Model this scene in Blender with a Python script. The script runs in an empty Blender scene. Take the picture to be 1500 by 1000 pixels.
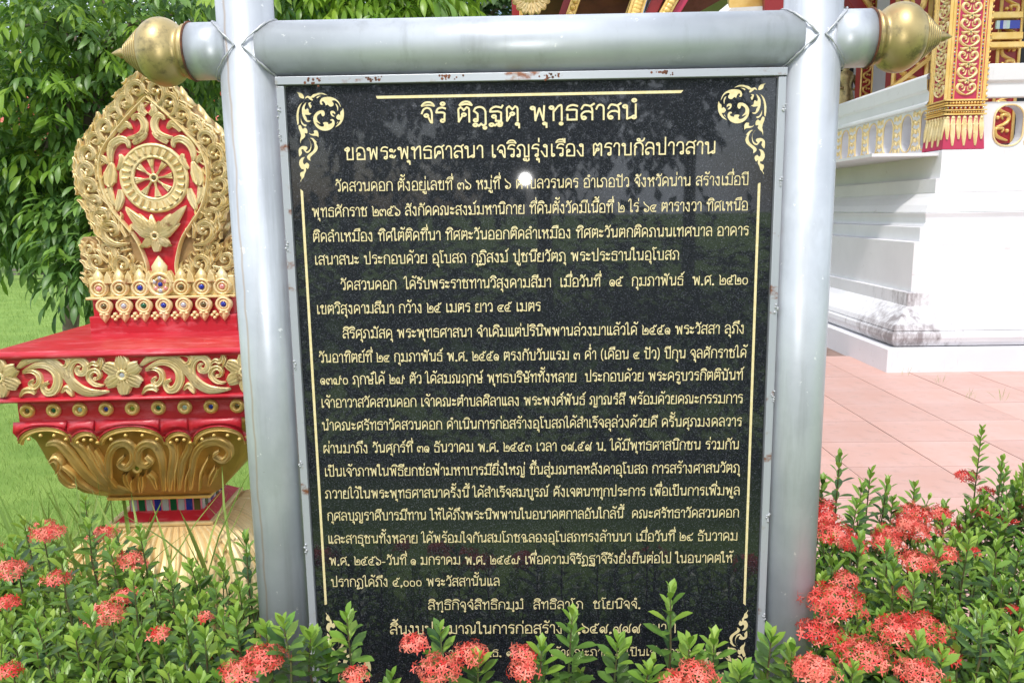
import bpy, math, random
import numpy as np
from mathutils import Vector, Matrix
R = random.Random(7); NR = np.random.RandomState(11)
PI = math.pi
S = bpy.context.scene; COL = S.collection

# ------------------------------------------------------------ camera, light
FPX = 1150.0; EYE = np.array([0, 0, 1.5])
_n = lambda v: np.array(v, float) / np.linalg.norm(v)
_U = _n([-110, 6950, -1150]); _Y = np.array([20, 190, 1150.]); _Y = _n(_Y - _U * _Y.dot(_U))
_Ub = _U * [1, 1, -1]; _Yb = _Y * [1, 1, -1]; _Xb = np.cross(_Yb, _Ub)
CM = np.array([_Xb, _Yb, _Ub])
cam = bpy.data.objects.new('camera', bpy.data.cameras.new('camera')); COL.objects.link(cam)
m4 = np.eye(4); m4[:3, :3] = CM; m4[:3, 3] = EYE
cam.matrix_world = Matrix(m4.tolist())
cam.data.sensor_width = 36; cam.data.lens = FPX / 1500 * 36; cam.data.clip_end = 500; cam.data.clip_start = .05
S.camera = cam

SUN_EL, SUN_AZ = math.radians(58), math.radians(194)   # azimuth clockwise from +Y: high behind the camera
W = bpy.data.worlds.new('World'); S.world = W; W.use_nodes = True
nt = W.node_tree; bg = nt.nodes['Background']
sky = nt.nodes.new('ShaderNodeTexSky'); sky.sky_type = 'NISHITA'; sky.sun_disc = False
sky.sun_elevation = SUN_EL; sky.sun_rotation = SUN_AZ; sky.dust_density = 2.5
cn = nt.nodes.new('ShaderNodeTexNoise'); cn.inputs['Scale'].default_value = 2.2; cn.inputs['Detail'].default_value = 6
cr = nt.nodes.new('ShaderNodeValToRGB'); cr.color_ramp.elements[0].position = .42; cr.color_ramp.elements[1].position = .6
tc = nt.nodes.new('ShaderNodeTexCoord'); mx = nt.nodes.new('ShaderNodeMix'); mx.data_type = 'RGBA'
nt.links.new(tc.outputs['Generated'], cn.inputs['Vector']); nt.links.new(cn.outputs['Fac'], cr.inputs[0])
nt.links.new(cr.outputs[0], mx.inputs[0]); nt.links.new(sky.outputs[0], mx.inputs[6]); mx.inputs[7].default_value = (9.5, 10.2, 11.2, 1)
nt.links.new(mx.outputs[2], bg.inputs[0]); bg.inputs[1].default_value = .14

sun = bpy.data.objects.new('sun', bpy.data.lights.new('sun', 'SUN')); COL.objects.link(sun)
sun.data.energy = 2.5; sun.data.angle = math.radians(7); sun.data.color = (1, .965, .91)
sd = Vector((math.sin(SUN_AZ) * math.cos(SUN_EL), math.cos(SUN_AZ) * math.cos(SUN_EL), math.sin(SUN_EL)))
sun.rotation_euler = sd.to_track_quat('Z', 'Y').to_euler()
# the camera's own flash, lit in the photograph and mirrored in the granite
fl = bpy.data.objects.new('camera_flash', bpy.data.lights.new('camera_flash', 'POINT')); COL.objects.link(fl)
fl.location = (0.0, 0.0, 1.625); fl.data.energy = 26; fl.data.shadow_soft_size = .016; fl.data.color = (1, .98, .96)
S.view_settings.view_transform = 'Standard'; S.view_settings.look = 'None'; S.view_settings.gamma = 1
S.view_settings.use_curve_mapping = False; S.view_settings.exposure = .38

def ray(px, py): return CM @ np.array([px - 750, 500 - py, -FPX])
def atY(px, py, Y): r = ray(px, py); return EYE + r * (Y / r[1])
def atZ(px, py, z): r = ray(px, py); return EYE + r * ((z - 1.5) / r[2])
def atX(px, py, x): r = ray(px, py); return EYE + r * (x / r[0])
def proj(P):
    c = (np.asarray(P, float) - EYE) @ CM
    return 750 + FPX * c[..., 0] / -c[..., 2], 500 - FPX * c[..., 1] / -c[..., 2], -c[..., 2]

# ------------------------------------------------------------ helpers
class MB:
    def __init__(s): s.v = []; s.f = []; s.m = []
    def add(s, vs, fs, m=0):
        b = len(s.v); s.v.extend([tuple(map(float, v)) for v in vs]); s.f.extend([tuple(i + b for i in f) for f in fs]); s.m.extend([m] * len(fs)); return s
    def box(s, c, d, m=0, rz=0):
        cx, cy, cz = c; x, y, z = d[0] / 2, d[1] / 2, d[2] / 2; co, si = math.cos(rz), math.sin(rz)
        vs = [(cx + a * x * co - b * y * si, cy + a * x * si + b * y * co, cz + e * z) for a in (-1, 1) for b in (-1, 1) for e in (-1, 1)]
        return s.add(vs, [(0, 1, 3, 2), (4, 6, 7, 5), (0, 4, 5, 1), (2, 3, 7, 6), (0, 2, 6, 4), (1, 5, 7, 3)], m)
    def tube(s, pts, r, n=8, m=0, cap=True):
        pts = [np.array(p, float) for p in pts]; k = len(pts)
        rs = r if hasattr(r, '__len__') else [r] * k
        vs = []
        up = None
        for i, p in enumerate(pts):
            t = _n(pts[min(i + 1, k - 1)] - pts[max(i - 1, 0)] + 1e-9)
            if up is None: up = np.array([0, 0, 1.]) if abs(t[2]) < .9 else np.array([1., 0, 0])
            a = _n(np.cross(t, up)); b = np.cross(a, t); up = b
            for j in range(n):
                th = 2 * PI * j / n; vs.append(p + rs[i] * (a * math.cos(th) + b * math.sin(th)))
        fs = [(i * n + j, (i + 1) * n + j, (i + 1) * n + (j + 1) % n, i * n + (j + 1) % n) for i in range(k - 1) for j in range(n)]
        if cap: fs += [tuple(range(n)), tuple(range((k - 1) * n, k * n))[::-1]]
        return s.add(vs, fs, m)
    def lathe(s, prof, n=32, m=0, M=None):   # prof: (r, h) along +Z
        vs = [(r * math.cos(2 * PI * j / n), r * math.sin(2 * PI * j / n), h) for r, h in prof for j in range(n)]
        if M is not None: vs = [tuple(M @ Vector(v)) for v in vs]
        fs = [(i * n + j, i * n + (j + 1) % n, (i + 1) * n + (j + 1) % n, (i + 1) * n + j) for i in range(len(prof) - 1) for j in range(n)]
        return s.add(vs, fs, m)
    def prism(s, poly, y0, y1, m=0, f=lambda x, z, y: (x, y, z)):   # polygon in (x,z), thickness y0..y1
        n = len(poly); vs = [f(x, z, y0) for x, z in poly] + [f(x, z, y1) for x, z in poly]
        return s.add(vs, [tuple(range(n)), tuple(range(2 * n - 1, n - 1, -1))] + [(i, i + n, (i + 1) % n + n, (i + 1) % n) for i in range(n)], m)
    def loft(s, levels, m=0, cx=lambda z: 0, cap=True):  # square rings (z, half)
        vs = []
        for z, h in levels:
            hx, hy = h if hasattr(h, '__len__') else (h, h)
            for a, b in ((-1, -1), (1, -1), (1, 1), (-1, 1)): vs.append((cx(z) + a * hx, b * hy, z))
        k = len(levels)
        fs = [(4 * i + j, 4 * i + (j + 1) % 4, 4 * i + 4 + (j + 1) % 4, 4 * i + 4 + j) for i in range(k - 1) for j in range(4)]
        if cap: fs += [(3, 2, 1, 0), (4 * k - 4, 4 * k - 3, 4 * k - 2, 4 * k - 1)]
        return s.add(vs, fs, m)

def link(o, parent=None):
    COL.objects.link(o)
    if parent is not None: o.parent = parent
    return o
def mesh(mb, name, smooth=False):
    me = bpy.data.meshes.new(name); me.from_pydata(mb.v, [], mb.f)
    if any(mb.m): me.polygons.foreach_set('material_index', mb.m)
    if smooth: me.polygons.foreach_set('use_smooth', [True] * len(me.polygons))
    me.update(); return me
def obj(name, mb, mats, parent=None, smooth=False, bevel=0, kind=None, loc=None, rz=0):
    me = mb if isinstance(mb, bpy.types.Mesh) else mesh(mb, name, smooth)
    if not len(me.materials):
        for m in (mats if isinstance(mats, (list, tuple)) else [mats]): me.materials.append(m)
    o = bpy.data.objects.new(name, me); link(o, parent)
    if bevel:
        b = o.modifiers.new('b', 'BEVEL'); b.width = bevel; b.segments = 2; b.limit_method = 'ANGLE'; b.angle_limit = .7
    if kind: o['kind'] = kind
    if loc is not None: o.location = loc
    if rz: o.rotation_euler = (0, 0, rz)
    return o
def tag(o, label, cat, group=None):
    o['label'] = label; o['category'] = cat
    if group: o['group'] = group
    return o
def thing(name, label, cat, loc=(0, 0, 0), rz=0, group=None):
    o = bpy.data.objects.new(name, None); o.location = loc; o.rotation_euler = (0, 0, rz); o.empty_display_size = .1
    return tag(link(o), label, cat, group)
def catmull(P, n=6, closed=False):
    P = [np.array(p, float) for p in P]; k = len(P); out = []
    for i in range(k if closed else k - 1):
        a, b, c, d = (P[(i - 1) % k], P[i], P[(i + 1) % k], P[(i + 2) % k]) if closed else (P[max(i - 1, 0)], P[i], P[i + 1], P[min(i + 2, k - 1)])
        for j in range(n):
            t = j / n
            out.append(.5 * (2 * b + (c - a) * t + (2 * a - 5 * b + 4 * c - d) * t * t + (3 * b - a - 3 * c + d) * t ** 3))
    if not closed: out.append(P[-1])
    return out
def wprof(W, n):   # interpolate a width list to n samples
    return np.interp(np.linspace(0, 1, n), np.linspace(0, 1, len(W)), W)
def ribbon(mb, pts, W, nrm=(0, -1, 0), h=.006, ridges=3, m=0, n=5, q=9, sink=.003):
    """raised carved ribbon: domed cross section with grooves along it"""
    P = catmull(pts, n); k = len(P); w = wprof(W, k); nr = _n(nrm); vs = []
    for i, p in enumerate(P):
        t = _n(P[min(i + 1, k - 1)] - P[max(i - 1, 0)] + 1e-12); sd_ = _n(np.cross(t, nr))
        for j in range(q):
            s_ = -1 + 2 * j / (q - 1)
            hh = (1 - s_ ** 4) ** .5 * (.62 + .38 * math.cos(ridges * PI * s_ + (PI if ridges % 2 == 0 else 0))) if 0 < j < q - 1 else -sink / max(h, 1e-6)
            f_ = min(1, w[i] / (max(W) * .35 + 1e-9))
            vs.append(p + sd_ * s_ * w[i] + nr * hh * h * (f_ if hh > 0 else 1))
    fs = [(i * q + j, i * q + j + 1, (i + 1) * q + j + 1, (i + 1) * q + j) for i in range(k - 1) for j in range(q - 1)]
    mb.add(vs, fs, m); return P
def dome(mb, c, r, nrm=(0, -1, 0), h=None, m=0, n=10, ry=None, rot=0):
    h = r * .7 if h is None else h; nr = Vector(nrm).normalized(); Q = nr.to_track_quat('Z', 'Y').to_matrix().to_4x4()
    M = Matrix.Translation(Vector([float(x) for x in c])) @ Q @ Matrix.Rotation(rot, 4, 'Z') @ Matrix.Diagonal((1, (ry or r) / r, 1, 1))
    mb.lathe([(r, -.003), (r * .95, h * .35), (r * .75, h * .75), (r * .4, h * .96), (1e-5, h)], n, m, M)
def ringm(mb, c, R_, r, nrm=(0, -1, 0), m=0, n=28, q=8, flat=1.0):
    nr = Vector(nrm).normalized(); Q = nr.to_track_quat('Z', 'Y').to_matrix().to_4x4(); M = Matrix.Translation(Vector([float(x) for x in c])) @ Q
    prof = [(R_ + r * math.cos(2 * PI * j / q), r * flat * math.sin(2 * PI * j / q)) for j in range(q + 1)]
    mb.lathe(prof, n, m, M)
def petal(mb, c, ang, L, w, nrm=(0, -1, 0), h=.006, m=0, X=(1, 0, 0), Z=(0, 0, 1), notch=0, ridges=3, start=.15):
    """petal lying on a plane: X,Z span it"""
    X = np.array(X, float); Z = np.array(Z, float); d = X * math.cos(ang) + Z * math.sin(ang); c = np.array(c, float)
    pts = [c + d * L * t for t in (start, .35, .6, .85, 1.0)]
    ribbon(mb, pts, [w * .3, w * .75, w, w * .8, w * .15 + notch * w], nrm, h, ridges, m, n=2, q=9)

# ------------------------------------------------------------ materials
def mat(name, base, rough=.6, metal=0, var=None, vscale=8, vdet=5, thr=(.4, .65), bump=0, bscale=60, spec=.5, extra=None, bdist=.002, coord='Object'):
    m = bpy.data.materials.new(name); m.use_nodes = True; t = m.node_tree; b = t.nodes['Principled BSDF']
    b.inputs['Base Color'].default_value = (*base, 1); b.inputs['Roughness'].default_value = rough; b.inputs['Metallic'].default_value = metal
    b.inputs['Specular IOR Level'].default_value = spec
    tcn = t.nodes.new('ShaderNodeTexCoord'); out = None
    if var is not None:
        nz = t.nodes.new('ShaderNodeTexNoise'); nz.inputs['Scale'].default_value = vscale; nz.inputs['Detail'].default_value = vdet; nz.inputs['Roughness'].default_value = .6
        rp = t.nodes.new('ShaderNodeValToRGB'); rp.color_ramp.elements[0].position = thr[0]; rp.color_ramp.elements[1].position = thr[1]
        rp.color_ramp.elements[0].color = (*base, 1); rp.color_ramp.elements[1].color = (*var, 1)
        t.links.new(tcn.outputs[coord], nz.inputs['Vector']); t.links.new(nz.outputs['Fac'], rp.inputs[0]); out = rp.outputs[0]
    if extra:   # second layer: (colour, scale, thr0, thr1, (sx,sy,sz))
        for col, sc, t0, t1, st in extra:
            mp = t.nodes.new('ShaderNodeMapping'); mp.inputs['Scale'].default_value = st
            n2 = t.nodes.new('ShaderNodeTexNoise'); n2.inputs['Scale'].default_value = sc; n2.inputs['Detail'].default_value = 7; n2.inputs['Roughness'].default_value = .65
            r2 = t.nodes.new('ShaderNodeMapRange'); r2.inputs[1].default_value = t0; r2.inputs[2].default_value = t1
            mxn = t.nodes.new('ShaderNodeMix'); mxn.data_type = 'RGBA'
            t.links.new(tcn.outputs[coord], mp.inputs[0]); t.links.new(mp.outputs[0], n2.inputs['Vector']); t.links.new(n2.outputs['Fac'], r2.inputs[0]); t.links.new(r2.outputs[0], mxn.inputs[0])
            if out is not None: t.links.new(out, mxn.inputs[6])
            else: mxn.inputs[6].default_value = (*base, 1)
            mxn.inputs[7].default_value = (*col, 1); out = mxn.outputs[2]
    if out is not None: t.links.new(out, b.inputs['Base Color'])
    if bump:
        n3 = t.nodes.new('ShaderNodeTexNoise'); n3.inputs['Scale'].default_value = bscale; n3.inputs['Detail'].default_value = 4
        bp = t.nodes.new('ShaderNodeBump'); bp.inputs['Strength'].default_value = bump; bp.inputs['Distance'].default_value = bdist
        t.links.new(tcn.outputs[coord], n3.inputs['Vector']); t.links.new(n3.outputs['Fac'], bp.inputs['Height']); t.links.new(bp.outputs[0], b.inputs['Normal'])
    return m
def leafmat(name, lo, hi, rough=.38, trans=.28):
    m = bpy.data.materials.new(name); m.use_nodes = True; t = m.node_tree; b = t.nodes['Principled BSDF']; o = t.nodes['Material Output']
    at = t.nodes.new('ShaderNodeAttribute'); at.attribute_name = 'tone'
    rp = t.nodes.new('ShaderNodeValToRGB'); rp.color_ramp.elements[0].color = (*lo, 1); rp.color_ramp.elements[1].color = (*hi, 1)
    tr = t.nodes.new('ShaderNodeBsdfTranslucent'); ms = t.nodes.new('ShaderNodeMixShader'); ms.inputs[0].default_value = trans
    t.links.new(at.outputs['Fac'], rp.inputs[0]); t.links.new(rp.outputs[0], b.inputs['Base Color']); t.links.new(rp.outputs[0], tr.inputs[0])
    b.inputs['Roughness'].default_value = rough
    t.links.new(b.outputs[0], ms.inputs[1]); t.links.new(tr.outputs[0], ms.inputs[2]); t.links.new(ms.outputs[0], o.inputs[0])
    return m
M_STEEL = mat('aluminium_paint', (.42, .445, .49), .40, .34, var=(.51, .535, .58), vscale=5, bump=.12, bscale=9, bdist=.01,
              extra=[((.27, .28, .29), 20, .52, .84, (1, 1, .07)), ((.36, .38, .41), 8, .55, .80, (1, 1, .5)), ((.68, .69, .70), 45, .66, .69, (1, 1, 1)), ((.54, .56, .59), 7, .58, .8, (1, 1, .3)), ((.25, .13, .07), 3.3, .70, .86, (6, 6, .5)), ((.10, .08, .07), 60, .735, .75, (1, 1, 1))])
M_STREAK = M_STEEL.copy(); M_STREAK.name = 'aluminium_paint_with_rust_run'
t = M_STREAK.node_tree; b = t.nodes['Principled BSDF']; tcn = t.nodes.new('ShaderNodeTexCoord'); sx_ = t.nodes.new('ShaderNodeSeparateXYZ'); nz = t.nodes.new('ShaderNodeTexNoise'); nz.inputs['Scale'].default_value = 9
mps = t.nodes.new('ShaderNodeMapping'); mps.inputs['Scale'].default_value = (0, 0, 1); t.links.new(tcn.outputs['Object'], mps.inputs[0]); t.links.new(mps.outputs[0], nz.inputs['Vector'])
def mnode(op, a_, b__):
    q = t.nodes.new('ShaderNodeMath'); q.operation = op
    for i_, v_ in enumerate((a_, b__)):
        if v_ is None: continue
        if isinstance(v_, (int, float)): q.inputs[i_].default_value = v_
        else: t.links.new(v_, q.inputs[i_])
    return q.outputs[0]
t.links.new(tcn.outputs['Object'], sx_.inputs[0])
wob = mnode('MULTIPLY', mnode('SUBTRACT', nz.outputs['Fac'], .5), .018); dd_ = mnode('ABSOLUTE', mnode('ADD', mnode('ADD', sx_.outputs['X'], .563), wob), None)
mr = t.nodes.new('ShaderNodeMapRange'); mr.inputs[1].default_value = .0035; mr.inputs[2].default_value = .0005; t.links.new(dd_, mr.inputs[0])
fr = mnode('LESS_THAN', sx_.outputs['Y'], 0.0); fac = mnode('MULTIPLY', mnode('MULTIPLY', mr.outputs[0], fr), .6)
mxs = t.nodes.new('ShaderNodeMix'); mxs.data_type = 'RGBA'; old = b.inputs['Base Color'].links[0].from_socket; t.links.new(fac, mxs.inputs[0]); t.links.new(old, mxs.inputs[6]); mxs.inputs[7].default_value = (.36, .25, .16, 1); t.links.new(mxs.outputs[2], b.inputs['Base Color'])
M_TRIM = mat('trim_paint', (.40, .42, .46), .4, .3, bump=.1, bscale=30, extra=[((.20, .07, .03), 14, .60, .68, (1, 1, 1.6)), ((.3, .26, .22), 30, .6, .75, (1, 1, 1))])
M_RUST = mat('rust', (.17, .055, .025), .9, 0, var=(.06, .03, .02), vscale=60, bump=.5, bscale=200)
M_WELD = mat('weld', (.42, .43, .45), .42, .35, bump=.6, bscale=120, extra=[((.28, .24, .2), 40, .62, .7, (1, 1, 1))])
M_FIN = mat('finial_gold', (.48, .37, .17), .42, .6, var=(.38, .29, .13), vscale=10, bump=.15, bscale=25,
            extra=[((.17, .14, .08), 26, .52, .66, (1, 1, 1)), ((.5, .25, .12), 8, .62, .8, (1, 1, 1))])
M_GOLD = mat('gold_paint', (.72, .55, .25), .34, .32, var=(.82, .67, .38), vscale=14, bump=.5, bscale=110, extra=[((.34, .18, .08), 26, .60, .70, (1, 1, 1)), ((.8, .7, .5), 60, .68, .76, (1, 1, 1))])
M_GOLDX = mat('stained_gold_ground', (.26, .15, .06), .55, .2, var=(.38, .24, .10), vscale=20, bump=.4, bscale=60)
M_GOLD2 = mat('deep_gold_paint', (.76, .48, .13), .33, .40, var=(.84, .58, .22), vscale=9, bump=.2, bscale=60, extra=[((.27, .13, .05), 18, .64, .78, (1, 1, 1))])
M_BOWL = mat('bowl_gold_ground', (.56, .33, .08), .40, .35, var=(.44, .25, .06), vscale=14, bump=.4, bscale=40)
M_GOLD3 = mat('pale_gold_paint', (.76, .60, .32), .45, .2, var=(.70, .50, .24), vscale=7, bump=.3, bscale=50, extra=[((.8, .72, .55), 24, .62, .74, (1, 1, 1))])
M_RED = mat('red_gloss_paint', (.50, .012, .026), .36, 0, var=(.42, .012, .024), vscale=5, bump=.35, bscale=22, bdist=.004,
            extra=[((.68, .17, .20), 9, .50, .82, (1, 7, 4)), ((.22, .03, .03), 30, .70, .78, (1, 3, 1))])
M_PINK = mat('faded_pink_paint', (.70, .10, .20), .5, 0, var=(.78, .25, .34), vscale=12, bump=.2)
M_INLAY = mat('inlay_gold', (.66, .55, .28), .55, .1, var=(.74, .64, .38), vscale=160, bump=.3, bscale=500, bdist=.0005)
M_WHITE = mat('white_wall_paint', (.69, .68, .70), .55, 0, var=(.64, .63, .65), vscale=1.6, bump=.15, bscale=14,
              extra=[((.42, .38, .37), 5.5, .64, .86, (1, 1, 2.2)), ((.45, .43, .41), 30, .69, .74, (1, 1, 1)), ((.52, .50, .48), 9, .62, .84, (4, 4, .4))])
M_MOULD = M_WHITE.copy(); M_MOULD.name = 'white_paint_with_black_mould'
t = M_MOULD.node_tree; b = t.nodes['Principled BSDF']; tcn = t.nodes.new('ShaderNodeTexCoord'); sx_ = t.nodes.new('ShaderNodeSeparateXYZ'); nz = t.nodes.new('ShaderNodeTexNoise'); nz.inputs['Scale'].default_value = 11; nz.inputs['Detail'].default_value = 9; nz.inputs['Roughness'].default_value = .75
mps = t.nodes.new('ShaderNodeMapping'); mps.inputs['Scale'].default_value = (1, 1, .35); t.links.new(tcn.outputs['Object'], mps.inputs[0]); t.links.new(mps.outputs[0], nz.inputs['Vector']); t.links.new(tcn.outputs['Object'], sx_.inputs[0])
ad = t.nodes.new('ShaderNodeMath'); ad.operation = 'MULTIPLY_ADD'; ad.inputs[1].default_value = 1.7; t.links.new(sx_.outputs['X'], ad.inputs[0]); t.links.new(sx_.outputs['Y'], ad.inputs[2])
m1 = t.nodes.new('ShaderNodeMapRange'); m1.inputs[1].default_value = 1.7; m1.inputs[2].default_value = .25; m1.inputs[3].default_value = 0; m1.inputs[4].default_value = .36; t.links.new(ad.outputs[0], m1.inputs[0])
m2 = t.nodes.new('ShaderNodeMath'); m2.operation = 'ADD'; t.links.new(nz.outputs['Fac'], m2.inputs[0]); t.links.new(m1.outputs[0], m2.inputs[1])
m3 = t.nodes.new('ShaderNodeMapRange'); m3.inputs[1].default_value = .64; m3.inputs[2].default_value = .86; m3.inputs[4].default_value = .85; t.links.new(m2.outputs[0], m3.inputs[0])
mxs = t.nodes.new('ShaderNodeMix'); mxs.data_type = 'RGBA'; old = b.inputs['Base Color'].links[0].from_socket; t.links.new(m3.outputs[0], mxs.inputs[0]); t.links.new(old, mxs.inputs[6]); mxs.inputs[7].default_value = (.16, .13, .13, 1); t.links.new(mxs.outputs[2], b.inputs['Base Color'])
M_PAVE = mat('pink_tile', (.54, .315, .26), .45, 0, var=(.57, .37, .33), vscale=1.1, bump=.1, bscale=40, extra=[((.45, .29, .25), 16, .66, .8, (1, 1, 1)), ((.25, .17, .14), 60, .70, .74, (1, 1, 1)), ((.36, .24, .20), 5, .55, .80, (1, 1, 1))], coord='Generated')
t = M_PAVE.node_tree; b = t.nodes['Principled BSDF']; oi = t.nodes.new('ShaderNodeObjectInfo'); hs = t.nodes.new('ShaderNodeHueSaturation'); mr = t.nodes.new('ShaderNodeMapRange'); mr.inputs[3].default_value = .92; mr.inputs[4].default_value = 1.05
old = b.inputs['Base Color'].links[0].from_socket; t.links.new(oi.outputs['Random'], mr.inputs[0]); t.links.new(mr.outputs[0], hs.inputs['Value']); t.links.new(old, hs.inputs['Color']); t.links.new(hs.outputs[0], b.inputs['Base Color'])
M_GROUT = mat('tile_joint', (.26, .17, .14), .9, 0, var=(.14, .10, .08), vscale=9)
M_SOIL = mat('garden_soil', (.045, .03, .02), .95, 0, var=(.09, .065, .04), vscale=20, bump=.8, bscale=60, bdist=.01)
M_LAWN = mat('lawn_ground', (.16, .27, .045), .95, 0, var=(.23, .35, .07), vscale=2.2, bump=.6, bscale=90, bdist=.01)
M_BARK = mat('bark', (.13, .10, .075), .9, 0, var=(.22, .18, .14), vscale=12, bump=.8, bscale=40)
M_STEM = mat('green_stem', (.10, .13, .04), .7, 0, var=(.12, .07, .04), vscale=30)
M_IXL = leafmat('ixora_leaf', (.022, .066, .015), (.15, .28, .045), .34, .18)
M_IXY = leafmat('ixora_young_leaf', (.13, .29, .035), (.32, .46, .07), .36, .35)
M_IXF = leafmat('ixora_petal', (.66, .030, .028), (.86, .26, .19), .5, .25)
M_TRL = leafmat('tree_leaf', (.040, .115, .026), (.22, .38, .075), .42, .35)
M_TRY = leafmat('fresh_tree_leaf', (.15, .30, .03), (.34, .50, .06), .35, .45)
M_DRK = leafmat('shaded_leaf', (.012, .03, .012), (.035, .065, .022), .7, .1)  # shade put into the leaf colour to darken the granite's reflection
M_FAR = leafmat('far_tree_leaf', (.04, .085, .03), (.11, .19, .06), .6, .3)
M_GRS = leafmat('grass_blade', (.14, .26, .04), (.36, .48, .12), .5, .4)
M_MAH = mat('roof_boards', (.075, .016, .012), .4, 0, var=(.12, .03, .02), vscale=4, bump=.4, bscale=18, bdist=.01)
M_DRED = mat('deep_red_lacquer', (.28, .012, .015), .4, 0)
M_MAG = mat('magenta_paint', (.42, .02, .075), .4, 0)
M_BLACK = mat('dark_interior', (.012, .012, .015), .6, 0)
def gem(name, c): return mat('mirror_' + name, c, .12, .2, spec=.8)
GEMS = [gem('blue', (.015, .03, .30)), gem('green', (.008, .10, .04)), gem('clear', (.42, .52, .45)), gem('olive', (.22, .26, .03)), gem('brown', (.12, .09, .03)), gem('silver', (.45, .46, .50)), gem('pink', (.7, .3, .28))]

# granite: black with fine sparkling grains, polished but slightly hazy
M_GRAN = bpy.data.materials.new('black_granite'); M_GRAN.use_nodes = True
t = M_GRAN.node_tree; b = t.nodes['Principled BSDF']; tcn = t.nodes.new('ShaderNodeTexCoord')
vo = t.nodes.new('ShaderNodeTexVoronoi'); vo.inputs['Scale'].default_value = 640; vo.feature = 'F1'
sep = t.nodes.new('ShaderNodeSeparateColor'); rp = t.nodes.new('ShaderNodeValToRGB')
e = rp.color_ramp.elements; e[0].position = .0; e[0].color = (.006, .007, .010, 1); e[1].position = 1; e[1].color = (.055, .058, .07, 1)
x = rp.color_ramp.elements.new(.55); x.color = (.007, .008, .011, 1); x = rp.color_ramp.elements.new(.86); x.color = (.015, .017, .023, 1)
t.links.new(tcn.outputs['Object'], vo.inputs['Vector']); t.links.new(vo.outputs['Color'], sep.inputs[0]); t.links.new(sep.outputs[0], rp.inputs[0]); t.links.new(rp.outputs[0], b.inputs['Base Color'])
gl = t.nodes.new('ShaderNodeBsdfGlossy'); gl.inputs['Roughness'].default_value = .21; gl.inputs['Color'].default_value = (.9, .93, 1, 1)
ms = t.nodes.new('ShaderNodeMixShader'); ms.inputs[0].default_value = .014
b.inputs['Roughness'].default_value = .024; b.inputs['Specular IOR Level'].default_value = .66
nz = t.nodes.new('ShaderNodeTexNoise'); nz.inputs['Scale'].default_value = 420; bp = t.nodes.new('ShaderNodeBump'); bp.inputs['Strength'].default_value = .05; bp.inputs['Distance'].default_value = .0004
t.links.new(tcn.outputs['Object'], nz.inputs['Vector']); t.links.new(nz.outputs['Fac'], bp.inputs['Height'])
# grains are tiny mirrors with their own tilt: the hazy lobe gets a much rougher normal
nz2 = t.nodes.new('ShaderNodeTexVoronoi'); nz2.inputs['Scale'].default_value = 700; bp2 = t.nodes.new('ShaderNodeBump'); bp2.inputs['Strength'].default_value = .7; bp2.inputs['Distance'].default_value = .001
t.links.new(tcn.outputs['Object'], nz2.inputs['Vector']); t.links.new(nz2.outputs['Distance'], bp2.inputs['Height']); t.links.new(bp2.outputs[0], gl.inputs['Normal'])
t.links.new(b.outputs[0], ms.inputs[1]); t.links.new(gl.outputs[0], ms.inputs[2]); t.links.new(ms.outputs[0], t.nodes['Material Output'].inputs[0])

# ------------------------------------------------------------ ground
def sheet(name, x0, x1, y0, y1, z, m, nx=1, ny=1):
    mb = MB(); vs = [(x0 + (x1 - x0) * i / nx, y0 + (y1 - y0) * j / ny, z) for j in range(ny + 1) for i in range(nx + 1)]
    mb.add(vs, [(j * (nx + 1) + i, j * (nx + 1) + i + 1, (j + 1) * (nx + 1) + i + 1, (j + 1) * (nx + 1) + i) for j in range(ny) for i in range(nx)])
    return obj(name, mb, m, kind='structure')
sheet('lawn', -250, 250, -250, 250, -.02, M_LAWN)
sheet('flower_bed', -2.4, .9, .55, 2.15, -.008, M_SOIL)
sheet('flower_bed', .904, 2.6, .55, 2.45, -.006, M_SOIL)
terr = sheet('terrace', .78, 12, 2.5, 16, -.004, M_GROUT)
tm = MB(); tm.box((0, 0, .0), (.5265, .4865, .02)); tme = mesh(tm, 'tile'); tme.materials.append(M_PAVE)
for j in range(11):
    for i in range(13):
        cx_, cy_ = 1.045 + i * .533, 2.68 + j * .4925
        if cx_ > 3.6 and cy_ > 7.4: continue
        o = obj('tile', tme, M_PAVE, terr, loc=(cx_, cy_, R.uniform(-.0015, .0008))); o.rotation_euler = (R.uniform(-.001, .001), R.uniform(-.001, .001), R.uniform(-.002, .002))

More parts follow.
